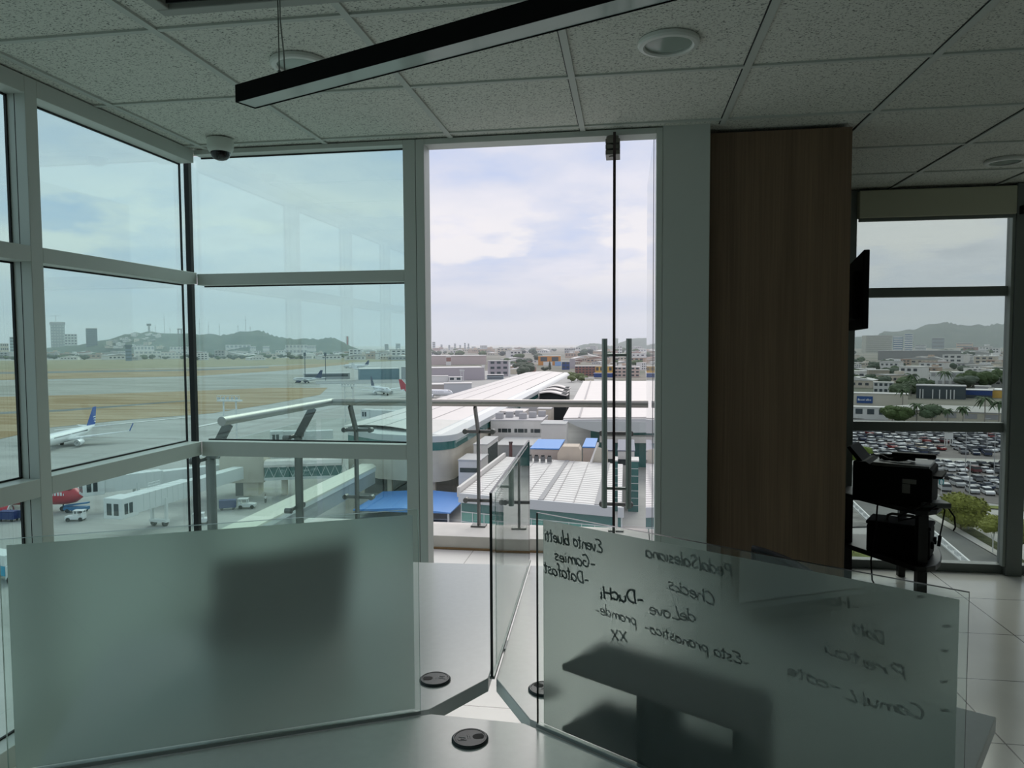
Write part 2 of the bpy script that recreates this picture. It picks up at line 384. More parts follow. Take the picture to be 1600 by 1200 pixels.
def rbox3(mb, xa, xb, y0, y1, z0, z1, mi=0): mb.box(xa - 3.0, xb - 3.0, y0 - YW, y1 - YW, z0, z1, mi)
for z0, z1 in RZ: rbox3(f, 2.425, X1, YW - 0.04, YW + 0.03, z0, z1)
for xx in (3.40, 4.40): rbox3(f, xx, xx + 0.09, YW - 0.09, YW + 0.03, 0, CEIL)
f.build('window_frame', alu_dark, w, bevel=0.002)
for (a0, a1), (b0, b1) in zip(RZ[:-1], RZ[1:]):
    p = MB(); rbox3(p, 2.41, X1, YW, YW + 0.008, a1 - 0.01, b0 + 0.01); p.build('window_pane', WIND, w)

# rolled blind in its cassette above that window
bl = empty('roller_blind', (1.88, YW - 0.05, 2.21), 0, 'cream roller blind drawn up in its box above the grey-tinted window', 'blind')
MB().box(-0.45, 0.45, -0.05, 0.005, 0.02, 0.19).build('cassette', pm('blind_cream', (0.50, 0.50, 0.38), 0.7), bl, bevel=0.006)
MB().box(-0.445, 0.445, -0.035, -0.010, 0.0, 0.02).build('bottom_rail', alu_dark, bl, bevel=0.003)
tag(MB().box(2.345, 2.62, YW - 0.135, YW - 0.092, 2.225, 2.275).build('wall_bracket', black, bevel=0.003), 'black horizontal bracket bar fixed to the dark window post at the right edge', 'bracket')

# ---- ceiling fittings
gloss_w = pm('lamp_white_plastic', (0.66, 0.68, 0.64), 0.35)
dif = pm('downlight_diffuser', (0.30, 0.36, 0.32), 0.12)
def downlight(x, y, label, a=0.0, pop=0.003):
    o = empty('ceiling_light', (x, y, CEIL), 0, label, 'ceiling light', 'round recessed ceiling lights')
    o.rotation_euler = (R(a), 0, 0)
    MB().lathe([(0.096, 0.004), (0.097, -0.004 - pop), (0.092, -0.010 - pop), (0.080, -0.012 - pop), (0.074, -0.008 - pop), (0.074, 0.004)], 48).build('trim_ring', gloss_w, o, smooth=35)
    MB().lathe([(0.073, -0.002 - pop), (0.060, -0.0035 - pop), (0.03, -0.0045 - pop), (0.002, -0.005 - pop)], 40).build('diffuser', dif, o, smooth=40)
downlight(0.128, 2.452, 'round unlit downlight in the ceiling tile in front of the glass door')
downlight(-1.10, 2.42, 'round unlit downlight half hidden behind the end of the hanging black lamp')
downlight(1.975, 4.32, 'round unlit downlight in the ceiling beside the cream roller blind')
# square vent cut off by the top of the view
vt = empty('ceiling_vent', (-1.0, 1.675, CEIL), 0, 'dark square air vent in the ceiling above the hanging lamp wires', 'vent')
v1 = MB()
for q in ((-0.30, 0.30, 0.26, 0.30), (-0.30, 0.30, -0.30, -0.26), (-0.30, -0.26, -0.26, 0.26), (0.26, 0.30, -0.26, 0.26)): v1.box(*q, -0.022, 0.0)
v1.build('frame', pm('vent_grey', (0.30, 0.31, 0.28), 0.5), vt, bevel=0.003)
v2 = MB()
for k in range(11): v2.box(-0.25, 0.25, -0.25 + k * 0.048, -0.25 + k * 0.048 + 0.004, -0.018, -0.001, 0, T(rx=0))
v2.build('louvre', black, vt)

# linear pendant lamp
pa, pb = Vector((-0.991, 1.794, 0.62 + EYE)), Vector((-0.159, 1.442, 0.62 + EYE))
dv = (pb - pa).normalized(); nv = Vector((-dv.y, dv.x, 0))        # away from the camera
ln = 2.4; wd, ht = 0.062, 0.044
lampo = empty('pendant_lamp', pa + dv * (ln / 2) + nv * wd / 2, math.atan2(dv.y, dv.x), 'long black linear lamp hanging on thin wires below the ceiling', 'lamp')
m_ = MB(); hl = ln / 2
m_.box(-hl, hl, -wd / 2, -wd / 2 + 0.002, 0, ht); m_.box(-hl, hl, wd / 2 - 0.002, wd / 2, 0, ht); m_.box(-hl, hl, -wd / 2, wd / 2, ht - 0.002, ht)
m_.box(-hl, -hl + 0.002, -wd / 2, wd / 2, 0, ht); m_.box(hl - 0.002, hl, -wd / 2, wd / 2, 0, ht)
m_.build('housing', pm('lamp_black', (0.005, 0.005, 0.005), 0.8, 0, 0.1), lampo)
MB().box(-hl + 0.003, hl - 0.003, -wd / 2 + 0.003, wd / 2 - 0.003, 0.002, 0.010).build('diffuser', pm('lamp_opal_strip', (0.50, 0.56, 0.53), 0.10), lampo)
for q, s2 in ((-hl + 0.13, 1), (hl - 0.13, -1)):
    wire = MB(); top = CEIL - 2.08
    wire.tube([(q, 0, ht), (q + 0.0, 0.0, ht + 0.02), (q, 0, top)], 0.0016, 6)
    wire.tube([(q, 0, ht), (q, 0, ht + 0.02)], 0.004, 8)
    wire.build('suspension_wire', pm('wire_steel', (0.18, 0.19, 0.17), 0.5, 0.5), lampo)
    if s2 > 0:
        wire = MB(); wire.tube([(q + 0.016, 0.004, ht), (q + 0.014, 0.003, ht + 0.06), (q + 0.004, 0.003, ht + 0.14), (q + 0.004, 0.003, top)], 0.0018, 6)
        wire.build('power_cord', pm('cord_grey', (0.25, 0.26, 0.24), 0.6), lampo)

# dome camera
dc = empty('dome_camera', (-1.868, 3.235, CEIL), 0, 'white dome security camera with a black lens on the ceiling corner', 'security camera')
MB().lathe([(0.058, 0.0), (0.060, -0.012), (0.058, -0.045), (0.050, -0.058), (0.046, -0.060)], 40).build('base', pm('camera_white', (0.62, 0.65, 0.60), 0.4), dc, smooth=40)
MB().lathe([(0.044, -0.056), (0.043, -0.070), (0.038, -0.082), (0.028, -0.091), (0.014, -0.096), (0.001, -0.097)], 32).build('lens_dome', pm('smoked_dome', (0.006, 0.006, 0.007), 0.08), dc, smooth=60)
# ================================================================== furniture
desk_m = pm('desk_light_grey_laminate', (0.76, 0.78, 0.78), 0.22, 0.0, 0.65, noise=(60, 0.02))
desk_leg = pm('desk_grey_metal', (0.25, 0.26, 0.26), 0.4, 0.6)
C = Vector((-0.284, 1.438, 0))
AL, AR, AM = R(206.3), R(-31.8), R(92.2)
def dirv(a): return Vector((math.cos(a), math.sin(a), 0))
DT = 0.73
def desk(a0, a1, l0, l1, label, wire_at):
    """three-way workstation desk between the partition arms a0 and a1 (counter-clockwise)"""
    if a1 < a0: a1 += 2 * PI
    u0, u1 = dirv(a0), dirv(a1); n0 = Vector((-u0.y, u0.x, 0)); n1 = Vector((u1.y, -u1.x, 0))
    o = empty('desk', (C.x, C.y, 0), 0, label, 'desk', 'desks of the three-way workstation')
    g = 0.009; h = 0.112; w = 0.60
    p = [u0 * h + n0 * g, u0 * l0 + n0 * g, u0 * l0 + n0 * w]
    q = [u1 * l1 + n1 * w, u1 * l1 + n1 * g, u1 * h + n1 * g]
    a, b2 = p[-1], q[0]; mid = (u0 + u1).normalized() * 0.62
    cv = []
    for k in range(1, 10):
        tt = k / 10; cv.append(a * (1 - tt) ** 2 + mid * (2 * tt * (1 - tt)) + b2 * tt ** 2)
    pts = [(v.x, v.y) for v in p + cv + q]
    MB().prism(pts, DT - 0.030, DT).build('desk_top', desk_m, o, bevel=0.0015)
    for uu, nn, ll in ((u0, n0, l0), (u1, n1, l1)):
        c = uu * (ll - 0.06) + nn * 0.33
        lg = MB(); lg.bar((c.x - nn.x * 0.25, c.y - nn.y * 0.25, DT - 0.028), (c.x + nn.x * 0.25, c.y + nn.y * 0.25, DT - 0.028 - 0.0), 0.04, 0.04)
        lg.bar((c.x, c.y, 0.0), (c.x, c.y, DT - 0.03), 0.05, 0.05); lg.bar((c.x - nn.x * 0.28, c.y - nn.y * 0.28, 0.0125), (c.x + nn.x * 0.28, c.y + nn.y * 0.28, 0.0125), 0.05, 0.025)
        lg.build('leg', desk_leg, o)
    return o
desk(AL, AR, 0.80, 0.80, 'near grey desk of the three-way workstation, in front of both frosted screens', None)
desk(AM, AL, 0.94, 0.80, 'rear left grey desk of the three-way workstation, behind the left frosted screen', None)
desk(AR, AM, 0.80, 0.94, 'rear right grey desk of the three-way workstation, behind the frosted screen with writing', None)

# cable grommets
gm = pm('grommet_dark_grey', (0.035, 0.045, 0.05), 0.42)
gmi = pm('grommet_hole_black', (0.004, 0.004, 0.004), 0.7)
gml = pm('grommet_mark_grey', (0.16, 0.19, 0.20), 0.4)
def grommet(x, y, rot, label):
    o = empty('cable_grommet', (x, y, DT), rot, label, 'cable grommet', 'round cable grommets in the desks')
    MB().lathe([(0.034, 0.0), (0.034, 0.003), (0.031, 0.0055), (0.0285, 0.0055), (0.028, 0.004)], 48).build('rim', gm, o, smooth=35)
    MB().lathe([(0.0275, 0.001), (0.0275, 0.0048), (0.002, 0.0049)], 48).build('cap', gm, o, smooth=35)
    hh = MB(); pts = [(0.0135 + 0.0085 * math.cos(k * PI / 12 + PI / 2), 0.0085 * math.sin(k * PI / 12 + PI / 2)) for k in range(13)] + [(0.024, -0.008), (0.0262, 0.0), (0.024, 0.008)]
    hh.prism(pts, 0.0049, 0.0053); hh.build('cable_opening', gmi, o)
    mk = MB()
    for a_, b_ in (((-0.022, -0.007), (-0.008, -0.008)), ((-0.022, 0.006), (-0.008, -0.001)), ((-0.022, -0.007), (-0.022, 0.006)), ((-0.008, -0.008), (-0.008, -0.001)), ((-0.018, -0.003), (-0.011, -0.005))):
        mk.bar((*a_, 0.0051), (*b_, 0.0051), 0.0010, 0.0008)
    for yy, hw in ((0.000, 0.004), (0.004, 0.0045)):
        mk.bar((-0.004, yy - hw, 0.0051), (-0.004, yy + hw, 0.0051), 0.0012, 0.0006); mk.bar((0.000, yy - hw, 0.0051), (0.000, yy + hw, 0.0051), 0.0008, 0.0006)
    mk.build('embossed_mark', gml, o)
grommet(-0.284, 1.298, 0.35, 'dark grey cable grommet in the near desk')
grommet(-0.410, 1.524, PI + 0.2, 'dark grey cable grommet in the rear left desk')
grommet(-0.170, 1.513, 2.5, 'dark grey cable grommet in the rear right desk, half behind frosted film')

# partition screens
fm = bpy.data.materials.new('frosted_film'); fm.use_nodes = True; t = fm.node_tree; t.nodes.clear()
o_ = t.nodes.new('ShaderNodeOutputMaterial')
rf = t.nodes.new('ShaderNodeBsdfRefraction'); rf.inputs['Color'].default_value = (0.75, 0.79, 0.77, 1); rf.inputs['Roughness'].default_value = 0.40; rf.inputs['IOR'].default_value = 1.22
tl = t.nodes.new('ShaderNodeBsdfTranslucent'); tl.inputs[0].default_value = (0.72, 0.77, 0.74, 1)
df = t.nodes.new('ShaderNodeBsdfDiffuse'); df.inputs[0].default_value = (0.45, 0.49, 0.47, 1)
ma = t.nodes.new('ShaderNodeMixShader'); ma.inputs[0].default_value = 0.14; t.links.new(rf.outputs[0], ma.inputs[1]); t.links.new(tl.outputs[0], ma.inputs[2])
mb_ = t.nodes.new('ShaderNodeMixShader'); mb_.inputs[0].default_value = 0.08; t.links.new(ma.outputs[0], mb_.inputs[1]); t.links.new(df.outputs[0], mb_.inputs[2])
t.links.new(mb_.outputs[0], o_.inputs[0])
PGL = glassm('partition_glass', (0.955, 0.98, 0.965), 0.025)
TINT = glassm('partition_tinted_film', (0.72, 0.79, 0.76), 0.03)
edge_l = pm('polished_glass_edge', (0.30, 0.42, 0.37), 0.2)
edge_d = pm('glass_edge_black', (0.006, 0.010, 0.010), 0.3)
chan = pm('screen_channel', (0.34, 0.37, 0.36), 0.35, 0.5)
def screen(ang, s0, s1, zt, f0, f1, fz0, fz1, filmm, label, side, edge):
    o = empty('glass_partition', (C.x, C.y, DT), ang, label, 'glass partition', 'glass screens of the workstation')
    g = MB().box(s0, s1, -0.003, 0.003, 0.004, zt - DT); g.m = [1, 1, 0, 0, 1, 1]
    g.build('glass_panel', [PGL, edge], o)
    if filmm is fm:
        MB().box(f0, f1, side * 0.0038 - 0.0004, side * 0.0038 + 0.0004, fz0 - DT, fz1 - DT).build('frosted_film', filmm, o)
    MB().box(s0, s1, -0.006, 0.006, 0.0, 0.007).build('base_channel', chan, o, bevel=0.001)
    return o
cl = (Vector((-0.40, 1.385, 0)) - C).dot(dirv(AL)); cr_ = (Vector((-0.15, 1.362, 0)) - C).dot(dirv(AR)); cmid = (Vector((-0.28, 1.55, 0)) - C).dot(dirv(AM))
screen(AL, cl + 0.004, cl + 0.708, 1.139, cl + 0.014, cl + 0.698, 0.74, 1.1275, fm, 'left glass partition with plain frosted film, on the desk joint', -1, edge_l)
scr_r = screen(AR, cr_ - 0.015, cr_ + 0.685, 1.143, cr_ - 0.003, cr_ + 0.674, 0.738, 1.130, fm, 'right glass partition whose frosted film carries mirrored black handwriting', 1, edge_d)
sm = screen(AM, cmid - 0.004, cmid + 0.872, 1.14, 0, 0, 0, 0, None, 'middle clear glass partition seen nearly edge on between the rear desks', 1, edge_d)
MB().box(cmid + 0.045, cmid + 0.80, -0.0045, -0.0032, 0.012, 0.40).build('tinted_film', TINT, sm)

# office chairs with mesh backs
ch_m = pm('chair_mesh_black', (0.012, 0.013, 0.014), 0.8); ch_f = pm('chair_fabric_black', (0.02, 0.02, 0.022), 0.9)
def chair(x, y, rz, label, zb):
    o = empty('office_chair', (x, y, 0), rz, label, 'office chair', 'mesh-backed office chairs at the workstation')
    # local -y faces the desk; back at +y
    seat = MB(); n = 16
    pts = [(0.235 * math.copysign(abs(math.cos(a)) ** 0.5, math.cos(a)), 0.225 * math.copysign(abs(math.sin(a)) ** 0.5, math.sin(a))) for a in [2 * PI * k / 24 for k in range(24)]]
    seat.prism(pts, 0.43, 0.49); seat.build('seat', ch_f, o, smooth=40, bevel=0.02)
    bk = MB(); W, Hh = 0.215, zb
    rows_ = 14; cols_ = 12
    for side in (0, 1):
        off = len(bk.v)
        for i in range(rows_ + 1):
            zz = 0.56 + (Hh - 0.56) * i / rows_
            for j in range(cols_ + 1):
                s2 = (j / cols_ - 0.5) * 2; ww = W * (1 - 0.10 * (i / rows_))
                bk.v.append((s2 * ww, 0.235 - 0.045 * s2 * s2 + 0.03 * math.sin(i / rows_ * PI * 0.9) + side * 0.012 + 0.04 * i / rows_, zz))
        w_ = cols_ + 1
        for i in range(rows_):
            for j in range(cols_):
                q = (off + i * w_ + j, off + i * w_ + j + 1, off + (i + 1) * w_ + j + 1, off + (i + 1) * w_ + j)
                bk.f.append(q if side == 0 else q[::-1]); bk.m.append(0)
    w_ = cols_ + 1; m2 = (rows_ + 1) * w_
    bor = [j for j in range(w_)] + [i * w_ + cols_ for i in range(1, rows_ + 1)] + [rows_ * w_ + j for j in range(cols_ - 1, -1, -1)] + [i * w_ for i in range(rows_ - 1, 0, -1)]
    for a_, b_ in zip(bor, bor[1:] + bor[:1]): bk.f.append((a_, a_ + m2, b_ + m2, b_)); bk.m.append(0)
    bko = bk.build('backrest', ch_m, o, smooth=50)
    fr = MB(); vv = bk.v
    loop = [Vector(vv[k]) + Vector((0, 0.006, 0)) for k in bor]; fr.tube(loop + loop[:1], 0.011, 8, cap=False); fr.build('backrest_rim', black, o, smooth=50).parent = bko
    MB().tube([(0, 0.10, 0.42), (0, 0.26, 0.42), (0, 0.30, 0.52), (0, 0.30, 0.70)], 0.022, 10).build('back_support', black, o, smooth=40)
    MB().tube([(0, 0, 0.10), (0, 0, 0.25), (0, 0, 0.251), (0, 0, 0.43)], [0.028, 0.028, 0.018, 0.018], 14).build('gas_lift', chrome, o, smooth=40)
    for k in range(5):
        a = 2 * PI * k / 5 + 0.3
        lgo = MB().tube([(0, 0, 0.105), (0.16 * math.cos(a), 0.16 * math.sin(a), 0.095), (0.30 * math.cos(a), 0.30 * math.sin(a), 0.075)], [0.03, 0.022, 0.015], 8).build('base_leg', black, o, smooth=40)
        c_ = MB(); cc = Vector((0.30 * math.cos(a), 0.30 * math.sin(a), 0.03))
        tdir = Vector((-math.sin(a), math.cos(a), 0)) * 0.022
        c_.tube([cc - tdir, cc + tdir], 0.03, 14); c_.tube([cc, cc + Vector((0, 0, 0.045))], 0.008, 8); c_.build('caster', black, o, smooth=40).parent = lgo
    for s in (-1, 1):
        MB().tube([(s * 0.24, 0.06, 0.45), (s * 0.28, 0.06, 0.50), (s * 0.28, 0.05, 0.655)], 0.014, 8).build('armrest_post', black, o, smooth=40)
        MB().box(s * 0.28 - 0.035, s * 0.28 + 0.035, -0.10, 0.14, 0.655, 0.685).build('armrest', black, o, bevel=0.01)
    return o
chair(0.175, 1.94, R(-76), 'black mesh office chair whose top shows over the frosted screen with writing', 0.865)
# laptop left open on the rear left desk, its lid towards the camera
lp = empty('laptop', (-0.855, 1.715, DT), R(222), 'dark laptop with open lid behind the plain frosted screen on the rear left desk', 'laptop')
lk = pm('laptop_black', (0.012, 0.013, 0.014), 0.5)
MB().box(-0.17, 0.17, -0.24, 0.0, 0.0, 0.018).build('base', lk, lp, bevel=0.004)
MB().box(-0.17, 0.17, -0.004, 0.004, 0.0, 0.225).build('lid', lk, lp, bevel=0.003).matrix_local = T(0, 0.006, 0.014, 0, R(-14))
MB().box(-0.15, 0.15, -0.13, -0.02, 0.018, 0.020).build('keyboard', pm('keyboard_dark', (0.02, 0.02, 0.02), 0.7), lp)

# black two-tier riser on the rear right desk, right behind the screen
uR = dirv(AR); nR = Vector((-uR.y, uR.x, 0))
rs = empty('monitor_riser', C + uR * (cr_ + 0.032) + nR * 0.014 + Vector((0, 0, DT)), AR, 'black two-tier riser standing on the rear right desk behind the frosted screen', 'riser')
rk = pm('riser_black', (0.003, 0.004, 0.004), 0.9, 0, 0.05)
def rpl(z0, z1): return MB().prism([(0.0, 0.0), (0.004, 0.008), (0.0, 0.135), (0.012, 0.145), (0.345, 0.135), (0.352, 0.0)], z0, z1)
rpl(0.118, 0.132).build('top_shelf', rk, rs, bevel=0.002)
rpl(0.0, 0.012).build('base_shelf', rk, rs, bevel=0.002)
MB().box(0.160, 0.185, 0.0, 0.12, 0.012, 0.118).build('centre_post', rk, rs, bevel=0.002)
MB().box(0.335, 0.352, 0.0, 0.135, 0.012, 0.118).build('end_panel', rk, rs, bevel=0.002)

# television on a swing arm beside the pillar
tv = empty('television', (1.235, 4.25, 1.525), math.atan2(0.70, 0.132), 'black wall television seen almost edge on beside the wooden pillar', 'television')
MB().box(-0.356, 0.356, -0.014, 0.014, 0.0, 0.39).build('screen', pm('tv_black', (0.006, 0.006, 0.007), 0.7, 0, 0.2), tv, bevel=0.004)
MB().box(-0.24, 0.24, 0.012, 0.050, 0.05, 0.30).build('back_housing', black, tv, bevel=0.012)
arm = MB(); arm.box(-0.10, 0.10, 0.05, 0.062, 0.10, 0.30)
arm.bar((0.0, 0.06, 0.2), (0.10, 0.20, 0.2), 0.03, 0.05); arm.bar((0.10, 0.20, 0.2), (0.02, 0.262, 0.2), 0.03, 0.05)
arm.build('swing_arm', black, tv)
tag(MB().tube([(1.10, 4.2, 1.55), (1.075, 4.15, 1.4), (1.085, 4.13, 1.2), (1.075, 4.12, 1.0), (1.085, 4.12, 0.7), (1.075, 4.14, 0.45), (1.06, 4.16, 0.0)], 0.005, 8).build('power_cable', black, smooth=40), 'black cable hanging down the wooden pillar from the television', 'cable')

# two-tier printer stand
st = empty('printer_stand', (1.6, 4.6, 0), 0, 'black two-tier stand with rounded shelves in front of the right window', 'stand')
sk = pm('stand_black', (0.008, 0.008, 0.009), 0.4, 0, 0.35)
shp = [(1.285, 4.70), (1.545, 4.225), (1.60, 4.215), (1.66, 4.255), (1.72, 4.345), (1.775, 4.47), (1.815, 4.60), (1.84, 4.74), (1.845, 4.90), (1.38, 4.90)]
shl = [(px_ - 1.6, py_ - 4.6) for px_, py_ in shp]
MB().prism(shl, 0.525, 0.55).build('shelf', sk, st, bevel=0.004)
MB().prism(shl, 0.215, 0.245).build('shelf', sk, st, bevel=0.004)
MB().box(1.300 - 1.6, 1.360 - 1.6, 4.70 - 4.6, 4.76 - 4.6, 0, 0.525).build('leg', sk, st)
MB().box(1.575 - 1.6, 1.625 - 1.6, 4.27 - 4.6, 4.32 - 4.6, 0, 0.525).build('leg', sk, st)
MB().box(1.675 - 1.6, 1.715 - 1.6, 4.84 - 4.6, 4.88 - 4.6, 0, 0.525).build('leg', sk, st)

# printer on the upper shelf
pr_rz = R(-27)
prn = empty('printer', (1.525, 4.505, 0.55), pr_rz, 'black printer with raised paper tray on the upper shelf of the stand', 'printer')
pk = pm('printer_black', (0.004, 0.004, 0.0045), 0.7, 0, 0.12)
MB().prism([(-0.195, 0.0), (0.20, 0.0), (0.205, 0.02), (0.205, 0.205), (0.19, 0.215), (-0.09, 0.205), (-0.13, 0.23), (-0.195, 0.225)], -0.14, 0.14, 0, Matrix.Rotation(PI / 2, 4, 'X')).build('body', pk, prn, bevel=0.004)
MB().prism([(-0.16, 0.205), (-0.235, 0.300), (-0.215, 0.308), (-0.145, 0.225)], -0.12, 0.12, 0, Matrix.Rotation(PI / 2, 4, 'X')).build('paper_tray', pk, prn, bevel=0.003)
MB().prism([(-0.12, 0.208), (0.19, 0.213), (0.19, 0.228), (-0.09, 0.230)], -0.135, 0.135, 0, Matrix.Rotation(PI / 2, 4, 'X')).build('scanner_lid', pm('printer_lid_grey', (0.05, 0.055, 0.055), 0.3), prn, bevel=0.003)
MB().box(0.20, 0.25, -0.11, 0.11, 0.16, 0.175).build('output_tray', pk, prn, bevel=0.003)
lb = MB(); lb.box(0.06, 0.130, -0.1412, -0.1402, 0.125, 0.150); lb.box(0.06, 0.100, -0.1412, -0.1402, 0.070, 0.122)
lb.build('sticker', pm('sticker_grey', (0.16, 0.16, 0.15), 0.6), prn)
# cables and gadgets piled on the printer
for nm, lbl, pts, rr in (('cable_bundle', 'black coiled cable lying on top of the printer', [(math.cos(a) * (0.085 + 0.01 * math.sin(3 * a)), 0.055 * math.sin(a), 0.239 + 0.012 + 0.008 * math.sin(2.3 * a)) for a in [k * 0.35 for k in range(46)]], 0.007),):
    cb = MB().tube(pts, rr, 8).build(nm, black, smooth=50); cb.matrix_world = T(1.53, 4.49, 0.545, pr_rz)
    tag(cb, lbl, 'cable')
rm = MB().box(-0.11, 0.11, -0.024, 0.024, 0.0, 0.028).build('remote_control', black, bevel=0.009); rm.matrix_world = T(1.60, 4.43, 0.806, pr_rz + 0.1)
tag(rm, 'black remote control lying across the cables on the printer', 'remote control')
# case on the lower shelf
cs = empty('tool_case', (1.575, 4.50, 0.2455), pr_rz, 'black case with a folding handle on the lower shelf of the stand', 'case')
MB().box(-0.175, 0.150, -0.10, 0.10, 0.0, 0.165).build('body', pk, cs, bevel=0.012)
MB().box(-0.178, 0.153, -0.103, 0.103, 0.165, 0.185).build('lid', pk, cs, bevel=0.006)
MB().tube([(-0.08, -0.02, 0.185), (-0.075, -0.02, 0.212), (-0.055, -0.02, 0.222), (0.055, -0.02, 0.222), (0.075, -0.02, 0.212), (0.08, -0.02, 0.185)], 0.008, 10).build('handle', pm('handle_grey', (0.07, 0.065, 0.06), 0.4), cs, smooth=50)
for s in (-1, 1): MB().box(0.150, 0.165, s * 0.06 - 0.015, s * 0.06 + 0.015, 0.06, 0.10).build('latch', pk, cs, bevel=0.004)
# white-grey gadget with wires at the front of the upper shelf
rt_ = empty('network_router', (1.672, 4.335, 0.551), pr_rz + 0.5, 'small grey box with trailing wires at the rounded end of the upper shelf', 'router')
MB().box(-0.075, 0.075, -0.05, 0.05, 0.0, 0.03).build('body', pm('router_grey', (0.07, 0.08, 0.08), 0.4), rt_, bevel=0.008)
tag(MB().tube([(1.64, 4.30, 0.57), (1.60, 4.20, 0.60), (1.54, 4.22, 0.56), (1.48, 4.30, 0.50), (1.50, 4.36, 0.46), (1.56, 4.28, 0.50), (1.60, 4.22, 0.545), (1.655, 4.25, 0.575)], 0.0045, 8).build('cable', black, smooth=50), 'thin dark cable looping below the upper shelf of the stand', 'cable')
tag(MB().tube([(1.69, 4.35, 0.57), (1.735, 4.32, 0.56), (1.775, 4.32, 0.50), (1.785, 4.33, 0.44), (1.78, 4.34, 0.42)], 0.0045, 8).build('cable', black, smooth=50), 'black cable hanging off the rounded end of the upper shelf', 'cable')
tag(MB().tube([(1.70, 4.31, 0.57), (1.715, 4.295, 0.54), (1.70, 4.285, 0.46), (1.69, 4.285, 0.405), (1.69, 4.285, 0.40), (1.685, 4.285, 0.345)], [0.004, 0.004, 0.004, 0.004, 0.010, 0.009], 8).build('plug_lead', black, smooth=50), 'short lead with a black plug dangling from the upper shelf', 'cable')
tag(MB().tube([(1.42, 4.42, 0.56), (1.39, 4.36, 0.54), (1.385, 4.36, 0.42), (1.375, 4.40, 0.22), (1.39, 4.42, 0.10), (1.44, 4.40, 0.004), (1.50, 4.40, 0.004)], 0.0045, 8).build('cable', black, smooth=50), 'black cord dropping from the printer down to the floor tiles', 'cable')
